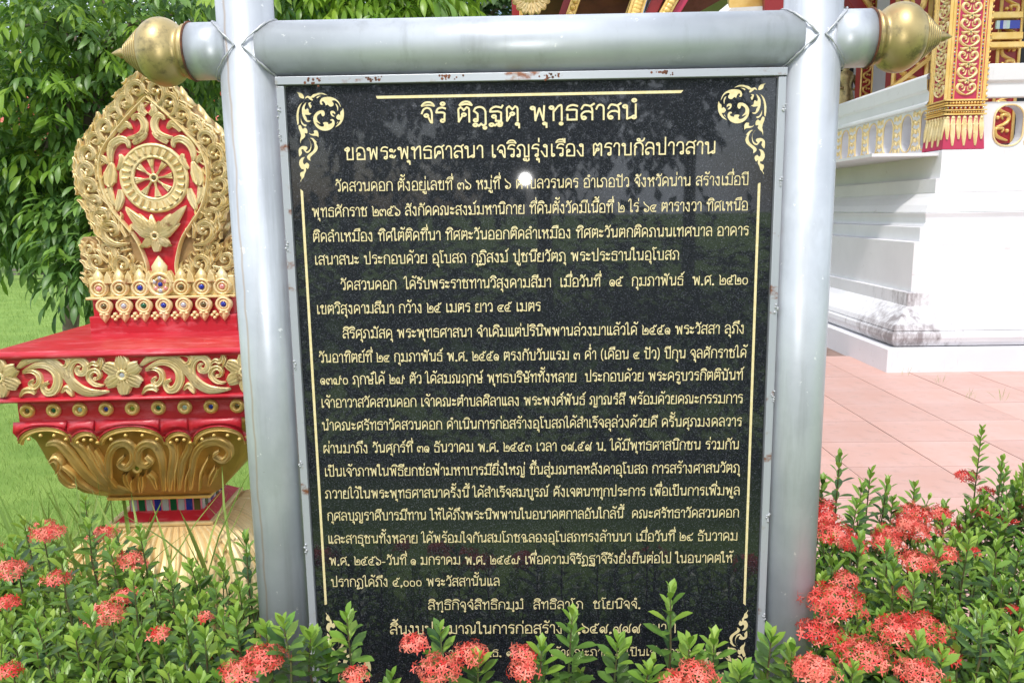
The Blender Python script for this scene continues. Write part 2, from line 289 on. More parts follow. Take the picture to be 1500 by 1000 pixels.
# ------------------------------------------------------------ the memorial sign
YP = 1.60; YB = 1.58; RP = .0545
sign = thing('memorial_sign', 'tall black granite board with gold Thai lettering held in a silver pipe frame', 'sign', (0, YP, 0))
def cyl(a, b_, r, n=48, seg=1): mb = MB(); a = np.array(a, float); b_ = np.array(b_, float); mb.tube([a + (b_ - a) * i / seg for i in range(seg + 1)], r, n); return mb
PXL, PXR = -.540, .5565
for px_ in (PXL, PXR): obj('post', cyl((px_, 0, 0), (px_, 0, 2.22), RP), M_STEEL if px_ > 0 else M_STREAK, sign, True)
ZR = 1.818; RR = .0535
obj('top_rail', cyl((PXL + .03, 0, ZR), (PXR - .03, 0, ZR), RR), M_STEEL, sign, True)
XE = (-.648, .664)
for sx, px_, xe in ((-1, PXL, XE[0]), (1, PXR, XE[1])):
    obj('rail_end', cyl((px_ + sx * .03, 0, ZR), (xe, 0, ZR), RR), M_STEEL, sign, True)
    prof = [(.044, 0), (.0505, .0005), (.052, .003), (.0495, .0055), (.0515, .008), (.0515, .011), (.049, .0135), (.0475, .015)]
    for k in range(1, 17):
        th = math.radians(-52 + k * 104 / 16); prof.append((.0645 * math.cos(th) + .0005, .058 + .0515 * math.sin(th)))
    rr_, hh_ = .0435, .094
    for k in range(6):
        prof += [(rr_ - .001, hh_), (rr_ + .0030, hh_ + .0004), (rr_ + .0034, hh_ + .0022), (rr_ + .002, hh_ + .0042), (rr_ - .0046, hh_ + .0050)]; rr_ -= .0056; hh_ += .0068
    prof += [(.0105, .1345), (.0085, .138), (.0098, .142), (.0075, .147), (.004, .155), (1e-5, .162)]
    mb = MB(); mb.lathe(prof, 56, 0, Matrix.Translation((xe, 0, ZR)) @ Matrix.Rotation(sx * PI / 2, 4, 'Y'))
    o = obj('finial', mb, M_FIN, sign, True)
    mb = MB(); ringm(mb, (xe, 0, ZR), RR + .0005, .0022, (1, 0, 0), n=60); obj('rust_ring', mb, M_RUST, sign, True)
for px_ in (PXL, PXR):
    for sx in (-1, 1):
        pts = []; rs = []
        for k in range(57):
            th = 2 * PI * k / 56; r0 = (RP + RR) / 2 + .001
            pts.append((px_ + sx * (abs(r0 * math.cos(th)) + .0065 + R.uniform(-.0008, .0008)), -r0 * math.sin(th) * 1.01, ZR + r0 * math.cos(th) + R.uniform(-.0006, .0006))); rs.append(R.uniform(.0008, .0026))
        mb = MB(); mb.tube(pts, rs, 7, cap=False); obj('weld_seam', mb, M_WELD, sign, True)
BL, BR, BT, BB = -.464, .486, 1.747, .465
yb = YB - YP
slab = MB(); slab.box(((BL + BR) / 2, yb + .011, (BT + BB) / 2), (BR - BL, .022, BT - BB)); slab = obj('granite_slab', slab, M_GRAN, sign, bevel=.0015)
tr = MB(); tr.box(((BL + BR) / 2, yb + .004, BT + .0085), (BR - BL + .034, .03, .015)); obj('frame_trim', tr, M_TRIM, sign, bevel=.001)
tr = MB(); tr.box(((BL + BR) / 2, yb + .004, BB - .0085), (BR - BL + .034, .03, .015)); obj('frame_trim', tr, M_TRIM, sign, bevel=.001)
for x_ in (BL - .0085, BR + .0085):
    tr = MB(); tr.box((x_, yb + .004, (BT + BB) / 2), (.015, .026, BT - BB - .002)); obj('frame_trim', tr, M_TRIM, sign, bevel=.001)
    for z_ in ((1.70, 1.655, 1.44, 1.2, .985, .80, .62, .55) if x_ < 0 else (1.69, 1.55, 1.30, 1.12, .86, .64, .54)):
        mb = MB()
        for k in range(7): dome(mb, (x_ + R.uniform(.002, .008) * (1 if x_ > 0 else -1), yb - .010, z_ + R.gauss(0, .006)), R.uniform(.001, .0028), h=.0016, n=8)
        obj('weld_spot', mb, M_WELD if R.random() < .75 else M_RUST, sign, True)
for x_ in (-.29, -.145, .055, -.405, .27):   # rusty patches between rail and trim
    mb = MB()
    for k in range(16): dome(mb, (x_ + R.gauss(0, .011), yb - .0108, BT + .0125 - abs(R.gauss(0, .0045))), R.uniform(.0012, .0034), h=.0004, n=7)
    obj('rust_patch', mb, M_RUST, sign, True)
def B(px, py):   # photo point on the board plane -> local x,z of the sign
    p = atY(px, py, YB); return p[0], p[2]
# gold rules
def rule(p0, p1, w):
    (x0, z0), (x1, z1) = p0, p1; d = _n([x1 - x0, z1 - z0]); nn = np.array([-d[1], d[0]]) * w / 2; a = np.array([x0, z0]); c = np.array([x1, z1])
    mb = MB(); q = [a + nn, a + nn * .2, a - nn * -.2 + d * w * .4 - nn * 1.2, c - d * w * .9 - nn, c + nn]
    mb.prism([tuple(v) for v in q], yb - .0006, yb + .002); obj('gold_rule', mb, M_INLAY, slab)
(x0, z0), (x1, z1) = B(551, 141.5), B(1001, 136); rule((x0, (z0 + z1) / 2), (x1, (z0 + z1) / 2), .0052)
(xl, zt), (_, zb_) = B(442, 277), B(474, 885); rule((xl, zb_), (xl, zt), .0050)
(xr, zt), (_, zb_) = B(1112, 268), B(1091, 886); rule((xr, zt), (xr, zb_), .0050)
# corner ornament traced once, mirrored to the other corners
ORN = [[(115,125),(155,130),(210,145),(250,190),(260,245),(215,248),(165,220),(150,170)],
 [(270,255),(290,205),(330,190),(375,205),(420,165),(480,150),(500,140),(560,135),(620,145),(690,190),(600,175),(530,180),(470,205),(430,235),(400,235),(425,270),(400,290),(350,260),(320,235)],
 [(480,225),(520,195),(595,192),(540,215),(500,248)],
 [(540,300),(570,240),(640,215),(740,212),(840,250),(900,310),(935,400),(915,395),(880,330),(820,285),(770,290),(800,330),(795,375),(750,400),(710,385),(690,360),(650,380),(640,340),(600,295),(585,320),(605,350),(580,365),(550,350)],
 [(825,340),(855,345),(885,400),(880,470),(865,475),(855,410)],
 [(970,415),(992,500),(980,620),(930,710),(880,750),(820,775),(880,700),(915,640),(880,640),(840,600),(850,560),(890,525),(915,550),(915,490),(950,455)],
 [(845,715),(860,675),(885,660),(875,695)],
 [(735,480),(790,465),(830,500),(825,540),(790,515),(775,530),(820,575),(780,580),(740,540)],
 [(640,520),(625,470),(570,455),(490,485),(435,550),(420,620),(440,710),(500,790),(590,835),(690,835),(770,795),(815,730),(818,670),(790,620),(745,620),(730,650),(765,660),(760,690),(700,710),(700,680),(640,670),(595,690),(620,730),(600,755),(540,740),(480,680),(540,710),(560,700),(505,640),(500,570),(560,520),(575,555),(600,578),(630,560)],
 [(255,305),(200,330),(140,410),(112,560),(130,720),(150,725),(165,690),(160,540),(180,420),(215,340)],
 [(300,315),(250,350),(215,420),(215,520),(250,620),(310,680),(370,670),(375,645),(320,640),(300,580),(275,545),(350,550),(395,520),(350,500),(340,440),(310,425),(285,445),(270,410)],
 [(330,330),(365,312),(395,320),(370,345),(400,375),(375,430),(345,390)],
 [(195,580),(215,650),(255,710),(300,720),(305,745),(280,762),(230,735),(195,680)],
 [(150,740),(190,725),(215,760),(235,800),(270,775),(310,800),(325,860),(305,890),(270,880),(285,930),(250,980),(210,1010),(190,1075),(180,1000),(195,930),(180,860),(155,800)],
 [(338,865),(380,890),(440,880),(425,840),(460,822),(505,835),(525,890),(522,960),(490,935),(420,930),(360,905)]]
ORN2 = [[(285,195),(320,240),(335,300),(320,370),(280,405),(260,400),(285,370),(280,335),(235,320),(185,325),(145,360),(135,410),(150,500),(200,440),(185,390),(210,380),(250,430),(290,440),(330,410),(350,350),(345,280),(320,220)],
 [(315,190),(365,190),(410,225),(445,270),(425,270),(455,340),(440,400),(400,445),(340,500),(330,530),(335,570),(285,540),(272,490),(320,440),(370,400),(395,340),(385,270),(350,215)],
 [(245,500),(190,510),(150,560),(145,630),(185,700),(215,700),(220,730),(170,750),(160,800),(185,850),(165,885),(175,915),(190,875),(230,830),(240,780),(265,730),(262,680),(290,705),(315,650),(305,610),(265,590),(235,620),(215,590),(220,540)]]
def ornament(mirx, mirz):
    mb = MB(); k = 0
    for lst, sc, ox, oy in ((ORN, 12.5, 425, 125), (ORN2, 11.111, 425, 185)):
        for poly in lst:
            P = [B(ox + x / sc, oy + y / sc) for x, y in poly]; P = [np.array(p) for p in catmull(P, 2, True)]; n_ = len(P)
            ar = sum(P[i][0] * P[(i + 1) % n_][1] - P[(i + 1) % n_][0] * P[i][1] for i in range(n_)); sg = 1 if ar > 0 else -1
            P = [tuple(P[i] + sg * .00055 * _n([-(P[(i + 1) % n_] - P[i - 1])[1], (P[(i + 1) % n_] - P[i - 1])[0]])) for i in range(n_)]
            if mirx: P = [(BL + BR - x, z) for x, z in P]
            if mirz: P = [(x, BT + BB - z) for x, z in P]
            mb.prism(P, yb - .0006, yb + .002); k += 1
    obj('corner_ornament', mb, M_INLAY, slab)
for a in (0, 1):
    for b_ in (0, 1): ornament(a, b_)

# Thai stroke lettering (units: 100 = height of a consonant)
G = {}
def g(ch, w, d): G[ch] = (w, d)
ARCH = 'l 21,12 21,54 12,66 4,72;s 4,72 12,92 30,100 46,93 56,72 57,44;'
g('ก', 62, 'l 8,0 8,56 18,66 5,74;s 5,74 14,93 31,100 48,93 57,72 57,44;l 57,46 57,0')
g('ข', 62, 'o 12,84;s 12,95 22,102 31,92 29,78 17,62;l 17,64 17,3 53,3 53,100')
g('ค', 66, 's 8,48 10,84 33,100 54,84 58,48;l 58,50 58,0;o 34,48;l 26,42 8,2 8,50')
g('ฆ', 72, 'o 10,86;s 18,90 20,76 12,62;l 12,62 26,50 24,12;o 14,10;l 24,5 64,5 64,100')
g('ง', 50, 'o 27,88;l 38,90 38,0 24,2 3,46')
g('จ', 56, 's 4,62 12,88 28,100 44,90 50,64;l 50,66 50,0 44,2 33,38;o 25,48')
g('ฉ', 68, 's 4,62 12,88 28,100 42,90 46,64;l 46,66 46,4 26,4 26,36;o 26,48;o 56,14')
g('ช', 66, 'o 12,84;s 12,95 22,102 31,92 29,78 17,62;l 17,64 17,3 53,3 53,62 43,74 63,100')
g('ญ', 84, 'o 12,11;' + 'l 21,12 21,54 12,66 4,72;s 4,72 12,92 28,100 42,93 50,72 50,44;l 50,46 50,3 76,3 76,100;o 52,-20;s 58,-30 66,-33 76,-26 76,-10')
g('ฏ', 64, 'o 12,11;' + ARCH + 'l 57,46 57,-16 46,-28 36,-14 26,-28 18,-20;o 10,-22')
g('ฐ', 64, 'l 62,108 56,92;s 56,92 30,100 10,86 5,66;l 5,66 40,68;s 40,68 54,60 54,40;l 54,42 54,4 30,4 30,26;o 22,34;o 10,-22;s 18,-16 26,-28 34,-16;s 34,-16 42,-30 56,-28 58,-8;o 50,-12')
g('ฑ', 72, 'o 12,86;l 21,84 21,0;s 21,60 30,98 44,84 ;s 44,84 58,100 64,70;l 64,72 64,0')
g('ณ', 92, 'o 12,11;l 21,12 21,54 12,66 4,72;s 4,72 12,92 28,100 42,93 50,72 50,44;l 50,46 50,2 64,14;o 70,12;l 78,14 80,100')
g('ด', 64, 'o 31,46;l 24,40 8,2 8,50;s 8,50 10,84 32,100 53,84 56,50;l 56,52 56,0')
g('ต', 64, 'o 32,50;l 26,44 8,2 8,60;s 8,60 8,88 19,100;l 19,100 32,80 45,100;s 45,100 55,90 56,60;l 56,62 56,0')
g('ถ', 64, 'o 12,11;' + ARCH + 'l 57,46 57,0')
g('ภ', 66, 'o 9,11;' + 'l 19,12 23,54 14,66 6,72;s 6,72 14,92 32,100 48,93 58,72 59,44;l 59,46 59,0')
g('ท', 66, 'o 12,86;l 21,84 21,0;l 21,58 42,96;s 42,96 56,102 58,76;l 58,78 58,0')
g('ธ', 58, 's 54,94 34,102 12,92 5,70;l 5,70 36,70;s 36,70 50,66 50,44;l 50,46 50,3 9,3 9,38')
g('น', 68, 'o 12,86;l 21,86 21,2 46,16;o 52,13;l 60,15 60,100')
g('บ', 66, 'o 12,86;l 21,86 21,3 58,3 58,100')
g('ป', 66, 'o 12,86;l 21,86 21,3 58,3 58,140')
g('ผ', 68, 'o 21,86;l 11,90 8,50 8,2 34,52 60,2 60,100')
g('พ', 76, 'o 12,86;l 21,88 24,2 42,84 60,2 64,100')
g('ฟ', 76, 'o 12,86;l 21,88 24,2 42,84 60,2 64,140')
g('ม', 72, 'o 14,86;l 23,86 23,12;o 12,10;l 20,14 60,4 64,4 64,100')
g('ย', 64, 'o 22,88;s 12,90 5,78 12,60 26,54;s 26,54 8,50 7,26;l 7,28 7,3 57,3 57,100')
g('ร', 50, 's 47,94 30,101 12,92 5,68;l 5,68 28,68;s 28,68 42,62 42,42;l 42,44 42,14;o 33,12')
g('ฤ', 64, 'o 12,11;' + ARCH + 'l 57,46 57,-34')
g('ล', 60, 's 5,74 16,98 31,100 48,92 54,62;l 54,64 54,0;o 16,13;s 7,14 5,36 18,54 40,56 54,44')
g('ว', 50, 's 4,70 12,94 26,100 40,92 44,66;l 44,68 44,14;o 35,12')
g('ศ', 66, 's 8,48 10,84 33,98 52,84 58,48;l 58,50 58,0;o 34,48;l 26,42 8,2 8,50;l 46,90 66,108')
g('ษ', 70, 'o 12,86;l 21,86 21,3 58,3 58,100;o 38,46;s 46,44 56,48 68,62')
g('ส', 60, 's 5,74 16,98 31,98 48,88 54,62;l 54,64 54,0;o 16,13;s 7,14 5,36 18,54 40,56 54,44;l 42,90 62,108')
g('ห', 68, 'o 12,86;l 21,86 21,0;l 21,46 46,84;o 52,89;l 54,80 50,56 58,40 58,0')
g('อ', 62, 's 6,66 12,92 31,100 50,90 56,62;l 56,64 56,3 9,3 9,36;o 18,44')
g('ะ', 42, 'o 10,72;s 14,62 26,60 36,76;o 10,24;s 14,14 26,12 36,28')
g('า', 42, 's 3,72 10,94 22,100 34,90 36,66;l 36,68 36,0')
g('เ', 28, 'l 10,100 10,14;o 18,11')
g('แ', 56, 'l 10,100 10,14;o 18,11;l 38,100 38,14;o 46,11')
g('โ', 34, 'l 14,106 14,14;o 22,11;l 14,104 2,122;s 2,122 8,140 20,130 36,138')
g('ใ', 32, 'l 14,120 14,14;o 22,11;s 14,118 16,138 0,142 -8,130;o 0,126')
g('ไ', 32, 'l 14,120 14,14;o 22,11;s 14,118 12,140 2,142 -10,120')
IB = 's -60,114 -48,132 -30,138 -14,132 -4,113;s -4,113 -30,121 -60,114'
g('ิ', 0, IB); g('ี', 0, IB + ';l -4,112 -4,144'); g('ึ', 0, IB + ';O -8,140'); g('ื', 0, IB + ';l -4,112 -4,144;l -16,130 -16,144')
g('ั', 0, 'o -40,124;s -36,114 -22,112 -10,120 -4,136')
g('็', 0, 's -52,112 -56,132 -36,138 -20,128 -4,142;O -36,120')
g('่', 0, 'l -12,122 -12,150'); g('้', 0, 'O -34,140;s -28,130 -20,126 -14,130;s -22,126 -8,134 -4,150')
g('์', 0, 'O -24,126;s -18,132 -12,136 -4,152'); g('ํ', 0, 'o -24,126')
g('ุ', 0, 'O -20,-20;l -11,-18 -11,-46'); g('ู', 0, 'O -32,-20;l -24,-18 -24,-38 -8,-38 -8,-14'); g('ฺ', 0, 'O -20,-22;O -20,-24')
g('ำ', 42, 'o -20,126;s 3,72 10,94 22,100 34,90 36,66;l 36,68 36,0')
g('๐', 54, 's 26,72 10,66 4,38 10,10 26,3 42,10 48,38 42,66 26,72')
g('๑', 52, 'o 26,34;s 34,26 30,8 16,6 4,24 4,52 16,70 34,70 46,54 46,30 40,2')
g('๒', 64, 's 2,108 10,96 9,70;l 9,72 9,4 57,4;s 57,4 60,46 50,70 34,70 28,52;o 34,44')
g('๓', 64, 'o 16,13;s 6,14 3,50 12,68 26,68 30,46;s 30,46 36,68 50,70 58,52 57,2')
g('๔', 60, 's 56,72 28,72 6,56 4,28 16,5 34,4;l 33,4 56,4;o 30,36;s 36,44 46,56 58,74')
g('๕', 66, 's 38,76 20,74 5,56 4,28 16,5 34,4;l 33,4 58,4;o 30,34;s 36,42 46,58 40,78 44,104 56,92 68,110')
g('๖', 56, 's 3,108 10,88 30,68 50,50 50,20 34,4 14,5 5,22;o 16,24')
g('๗', 88, 'o 14,13;s 5,16 3,50 14,70 28,66 30,40;l 30,42 30,4 60,4;s 60,4 64,50 66,72 80,72 82,56;s 66,70 66,90 76,100')
g('๘', 64, 's 60,98 50,76 28,72 6,56 5,24 20,5 32,18 32,30;s 32,18 44,4 58,20;O 24,40')
g('๙', 66, 'o 22,28;s 30,20 20,4 6,18 4,46 18,70 34,66 40,46 40,22;s 40,22 42,4 54,6 56,26 54,70 66,104')
g('.', 20, 'O 9,4'); g(',', 22, 'O 10,4;l 12,2 5,-16'); g('-', 40, 'l 4,36 32,36'); g(' ', 30, '')
g('(', 26, 's 22,124 8,90 6,50 10,10 22,-16'); g(')', 26, 's 4,124 18,90 20,50 16,10 4,-16')
g('P', 60, 'l 8,0 8,118 30,118;s 30,118 50,112 50,86 30,62;l 30,62 8,62'); g('h', 54, 'l 8,0 8,118;s 8,60 20,80 40,76 44,54;l 44,56 44,0'); g('D', 70, 'l 8,0 8,118 28,118;s 28,118 58,108 62,60 56,14 28,0;l 28,0 8,0')
UPPER = set('ิีึืั็ํ'); TONE = set('่้์'); LOW = set('ฺุู')
def parse(d):
    out = []
    for s_ in d.split(';'):
        s_ = s_.strip()
        if not s_: continue
        k, *pp = s_.split(); P = [tuple(map(float, p.split(','))) for p in pp]
        if k in 'oO':
            r = 9 if k == 'o' else 6.5; (cx, cy), = P
            out.append([(cx + r * math.cos(a * PI / 5), cy + r * math.sin(a * PI / 5)) for a in range(11)])
        elif k == 's': out.append([tuple(p) for p in catmull(P, 4)])
        else: out.append(P)
    return out
GP = {k: (w, parse(d)) for k, (w, d) in G.items()}
def strokes(mb, P, w, z0):
    P = [np.array(p) for p in P]; Q = [P[0]]
    for p in P[1:]:
        if np.linalg.norm(p - Q[-1]) > w * .12: Q.append(p)
    P = Q; k = len(P)
    if k < 2: return
    for i in range(1, k - 1):     # split at sharp corners
        if _n(P[i] - P[i - 1]).dot(_n(P[i + 1] - P[i])) < -.1: strokes(mb, P[:i + 1], w, z0); strokes(mb, P[i:], w, z0 - 2.2e-4); return
    closed = np.linalg.norm(P[0] - P[-1]) < w * .2; vs = []
    for i, p in enumerate(P):
        a = _n(P[i] - P[i - 1]) if i else (_n(P[-1] - P[-2]) if closed else None); b_ = _n(P[i + 1] - P[i]) if i < k - 1 else (_n(P[1] - P[0]) if closed else None)
        if a is None: a = b_
        if b_ is None: b_ = a
        n1 = np.array([-a[1], a[0]]); n2 = np.array([-b_[1], b_[0]]); nn = n1 + n2
        if np.linalg.norm(nn) < .3: nn = n1
        nn = _n(nn); s_ = 1 / max(.55, nn.dot(n1)); e_ = np.zeros(2)
        if not closed and i == 0: e_ = -a * w * .3
        if not closed and i == k - 1: e_ = b_ * w * .3
        for q in (1, -1): pp = p + e_ + nn * s_ * w / 2 * q; vs.append((pp[0], z0 - i * 3e-5, pp[1]))
    mb.add(vs, [(2 * i, 2 * i + 1, 2 * i + 3, 2 * i + 2) for i in range(k - 1)])
def textline(txt, p0, p1, hx, wst):
    """text from photo point p0 (left, baseline) to p1 (right, baseline)"""
    (xa, za), (xb, zb2) = B(*p0), B(*p1); zz = (za + zb2) / 2
    pen = 0; items = []; prev = ''; lastbase = ''
    for i, ch in enumerate(txt):
        w, st = GP[ch]; dx = dy = 0; nxt = txt[i + 1] if i + 1 < len(txt) else ''
        if ch in TONE:
            if prev in UPPER or nxt == 'ำ': dy = 26 if ch != '์' else 14
            if nxt == 'ำ': dx = -8
        if (ch in TONE or ch in UPPER) and lastbase in 'ปฟ': dx -= 12
        if ch in LOW and lastbase in 'ฏฐญ': dy = -18
        items.append((ch, pen + dx, dy)); pen += w + (9 if w else 0)
        if w: lastbase = ch
        prev = ch
    sx = (xb - xa) / (pen - 9); sz = hx / 100; mb = MB(); k = 0
    for j, (ch, x_, dy) in enumerate(items):
        if ch == ' ' and mb.f and (hx > .025 or (j and items[j - 1][0] == ' ')): obj('text_line', mb, M_INLAY, slab); mb = MB()
        for st in GP[ch][1]:
            k += 1
            strokes(mb, [(xa + (x_ + u) * sx, zz + (v + dy) * sz) for u, v in st], wst, yb - .0008 - (k % 5) * 4e-4)
    if mb.f: obj('text_line', mb, M_INLAY, slab)
HB = .0176
for a in [("จิรํ ติฏฺฐตุ พุทฺธสาสนํ", (617, 178.8), (933.6, 176), .0278, .0036), ("ขอพระพุทธศาสนา เจริญรุ่งเรือง ตราบกัลปาวสาน", (505.4, 233.4), (1048, 226.4), .0232, .0027),
 ("วัดสวนดอก ตั้งอยู่เลขที่ ๓๖ หมู่ที่ ๖ ตำบลวรนคร อำเภอปัว จังหวัดน่าน สร้างเมื่อปี", (492, 279), (1096, 272.6)),
 ("พุทธศักราช ๒๓๕๖ สังกัดคณะสงฆ์มหานิกาย ที่ดินตั้งวัดมีเนื้อที่ ๒ ไร่ ๖๔ ตารางวา ทิศเหนือ", (457.8, 316), (1095, 310)),
 ("ติดลำเหมือง ทิศใต้ติดที่นา ทิศตะวันออกติดลำเหมือง ทิศตะวันตกติดถนนเทศบาล อาคาร", (459, 353), (1096, 346)),
 ("เสนาสนะ ประกอบด้วย อุโบสถ กุฏิสงฆ์ ปูชนียวัตถุ พระประธานในอุโบสถ", (461.4, 386), (994.6, 381.8)),
 ("วัดสวนดอก  ได้รับพระราชทานวิสุงคามสีมา  เมื่อวันที่  ๑๕  กุมภาพันธ์  พ.ศ. ๒๕๒๐", (499.5, 423.8), (1095, 417)),
 ("เขตวิสุงคามสีมา กว้าง ๒๕ เมตร ยาว ๔๕ เมตร", (464.5, 459.5), (792, 455.5)),
 ("สิริศุภมัสดุ พระพุทธศาสนา จำเดิมแต่ปรินิพพานล่วงมาแล้วได้ ๒๕๕๑ พระวัสสา ลุถึง", (502.5, 494.5), (1090, 488.8)),
 ("วันอาทิตย์ที่ ๒๔ กุมภาพันธ์ พ.ศ. ๒๕๕๑ ตรงกับวันแรม ๓ ค่ำ (เดือน ๔ ปัว) ปีกุน จุลศักราชได้", (468, 530), (1093, 523.8)),
 ("๑๓๗๐ ฤกษ์ได้ ๒๗ ตัว ได้สมณฤกษ์ พุทธบริษัททั้งหลาย  ประกอบด้วย พระครูบวรกิตตินันท์", (470, 562.5), (1088, 556)),
 ("เจ้าอาวาสวัดสวนดอก เจ้าคณะตำบลศิลาแลง พระพงศ์พันธ์ ญาณรํสี พร้อมด้วยคณะกรรมการ", (471, 596), (1087.5, 590)),
 ("นำคณะศรัทธาวัดสวนดอก ดำเนินการก่อสร้างอุโบสถได้สำเร็จลุล่วงด้วยดี ครั้นศุภมงคลวาร", (472.5, 630.5), (1086, 622.5)),
 ("ผ่านมาถึง วันศุกร์ที่ ๓๑ ธันวาคม พ.ศ. ๒๕๕๓ เวลา ๐๙.๕๙ น. ได้มีพุทธศาสนิกชน ร่วมกัน", (474, 663), (1082, 657)),
 ("เป็นเจ้าภาพในพิธียกช่อฟ้ามหาบารมียิ่งใหญ่ ขึ้นสู่มณฑลหลังคาอุโบสถ การสร้างศาสนวัตถุ", (476, 697), (1083, 691)),
 ("ถวายไว้ในพระพุทธศาสนาครั้งนี้ ได้สำเร็จสมบูรณ์ ดังเจตนาทุกประการ เพื่อเป็นการเพิ่มพูล", (477, 729.5), (1083, 723.8)),
 ("กุศลบุญราศีบารมีทาน ให้ได้ถึงพระนิพพานในอนาคตกาลอันใกล้นี้  คณะศรัทธาวัดสวนดอก", (480, 762), (1082, 756)),
 ("และสาธุชนทั้งหลาย ได้พร้อมใจกันสมโภชฉลองอุโบสถทรงล้านนา เมื่อวันที่ ๒๘ ธันวาคม", (481, 795.5), (1080, 790)),
 ("พ.ศ. ๒๕๕๖-วันที่ ๑ มกราคม พ.ศ. ๒๕๕๗ เพื่อความจิรัฏฐาจีรังยั่งยืนต่อไป ในอนาคตให้", (483, 827.5), (1072.5, 822)),
 ("ปรากฏได้ถึง ๕,๐๐๐ พระวัสสานั้นแล", (485.5, 858.8), (732, 856)),
 ("สิทฺธิกิจฺจํสิทธิกมฺมํ  สิทธิลาโภ  ชโยนิจจํ.", (627.4, 892), (938, 889.6)),
 ("สิ้นงบประมาณในการก่อสร้าง ๒,๖๕๙,๙๙๙  บาท", (571.6, 928), (990, 924.6), .0198, .0022),
 ("พล วรวโร ป.ธ. ๙ Ph.D. เจ้าคณะภาค ๖ เป็นเจ้าภาพถวาย", (628, 961), (1040, 958), .0152, .0018)]:
    txt, p0, p1 = a[:3]; hx, ws = a[3:] if len(a) > 3 else (HB, .00175)
    textline(txt, p0, p1, hx, ws)

# ------------------------------------------------------------ the boundary stone on its pedestal
RZ = math.radians(3); OX, OY = -1.185, 2.6
stele = thing('boundary_stone', 'gold and red carved leaf shaped stone with a wheel, on a tall ornate pedestal', 'shrine stone', (OX, OY, 0), RZ)
_c, _s = math.cos(RZ), math.sin(RZ); RT = np.array([[_c, _s, 0], [-_s, _c, 0], [0, 0, 1]]); OE = RT @ (EYE - np.array([OX, OY, 0]))
def L(px, py, yl):     # photo point -> local point on the plane y = yl (number or function of z)
    r = RT @ ray(px, py); y = yl if not callable(yl) else -.3
    for _ in range(6 if callable(yl) else 1):
        tt = (y - OE[1]) / r[1]; p = OE + r * tt
        if callable(yl): y = yl(p[2])
    return p
YL = -.10                # leaf front plane
AX = L(226, 261, YL)[0]; K2 = lambda x, y: (60 + x * .4, 90 + y * .4); K3 = lambda x, y: (100 + x / 6.25, 100 + y / 6.25); K4 = lambda x, y: (160 + x / 5, 180 + y / 5)
def mir(P): return [np.array([2 * AX - p[0], p[1], p[2]]) for p in P]
outer = [K2(*p) for p in [(352, 36), (338, 40), (322, 70), (292, 98), (276, 128), (250, 150), (226, 184), (206, 205), (188, 236), (160, 262), (150, 290), (128, 318), (128, 345), (114, 372), (124, 400), (116, 428), (130, 455), (128, 480), (148, 505), (152, 535), (176, 560), (182, 590), (204, 620), (206, 645), (228, 680)]]
horn = [K2(*p) for p in [(215, 685), (200, 660), (178, 645), (150, 642), (138, 658), (142, 690), (138, 715), (150, 745), (152, 775), (168, 800), (170, 850)]]
oL = [L(*p, YL) for p in outer]; hL = [L(*p, YL) for p in horn]
half = [(p[0], p[2]) for p in oL + hL]; zb0 = half[-1][1]
apex = (AX, oL[0][2] + .012)
poly = [apex] + half + [(2 * AX - x, z) for x, z in half[::-1]]
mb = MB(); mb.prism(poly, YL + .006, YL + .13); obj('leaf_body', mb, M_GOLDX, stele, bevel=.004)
inner = [K2(*p) for p in [(395, 130), (330, 190), (270, 262), (235, 310), (220, 350), (215, 400), (226, 460), (260, 540), (310, 600), (350, 650), (378, 710), (392, 760), (388, 812)]]
iL = [L(*p, YL) for p in inner]; iL[0][0] = AX
poly = [(p[0], p[2]) for p in catmull(iL, 3)]; poly = poly + [(2 * AX - x, z) for x, z in poly[::-1][:-1]]
mb = MB(); mb.prism(poly, YL + .002, YL + .05); obj('red_field', mb, M_RED, stele)
for P in (iL, mir(iL)):
    mb = MB(); ribbon(mb, [p + np.array([0, -.002, 0]) for p in P], [.0065] * 3, h=.012, ridges=1); obj('rim', mb, M_GOLD, stele, True)
# border scrolls: one motif, placed along the border
def scroll_unit(mb, c, ang, sc, flip, y=YL + .004, tip=True):
    ca, sa = math.cos(ang), math.sin(ang)
    def T(u, v, dy=0): u = u * flip; return np.array([c[0] + sc * (u * ca - v * sa), y + dy, c[1] + sc * (u * sa + v * ca)])
    ribbon(mb, [T(.75, -.95), (T(.05, -.85)), T(-.5, -.35), T(-.5, .25), T(-.1, .52), T(.32, .3), T(.32, -.12), T(.02, -.25), T(-.12, -.02)], [sc * .04, sc * .17, sc * .24, sc * .24, sc * .2, sc * .17, sc * .14, sc * .10, sc * .05], h=sc * .42, ridges=3, n=4)
    dome(mb, T(.08, .05), sc * .15, h=sc * .5, n=8)
    ribbon(mb, [T(-.55, -.3), T(-.85, .15), T(-.80, .55), T(-.98, .92)], [sc * .12, sc * .22, sc * .2, sc * .02], h=sc * .36, ridges=2, n=3)
    ribbon(mb, [T(.7, -.55), T(.62, .1), T(.72, .55), T(.5, .95)], [sc * .1, sc * .17, sc * .14, sc * .02], h=sc * .3, ridges=2, n=3)
    for (u_, v_, u2, v2) in ((.95, -.5, 1.15, .1), (-.1, .95, .25, 1.2), (-.95, -.55, -1.05, -.05), (.15, -1.25, .7, -1.3)): ribbon(mb, [T(u_, v_), T((u_ + u2) / 2 + .1, (v_ + v2) / 2), T(u2, v2)], [sc * .10, sc * .14, sc * .02], h=sc * .26, ridges=1, n=3)
    if tip: ribbon(mb, [T(-.35, .35), T(-.3, .8), T(-.6, 1.3)], [sc * .12, sc * .18, sc * .02], h=sc * .32, ridges=2, n=3)
ctr = []
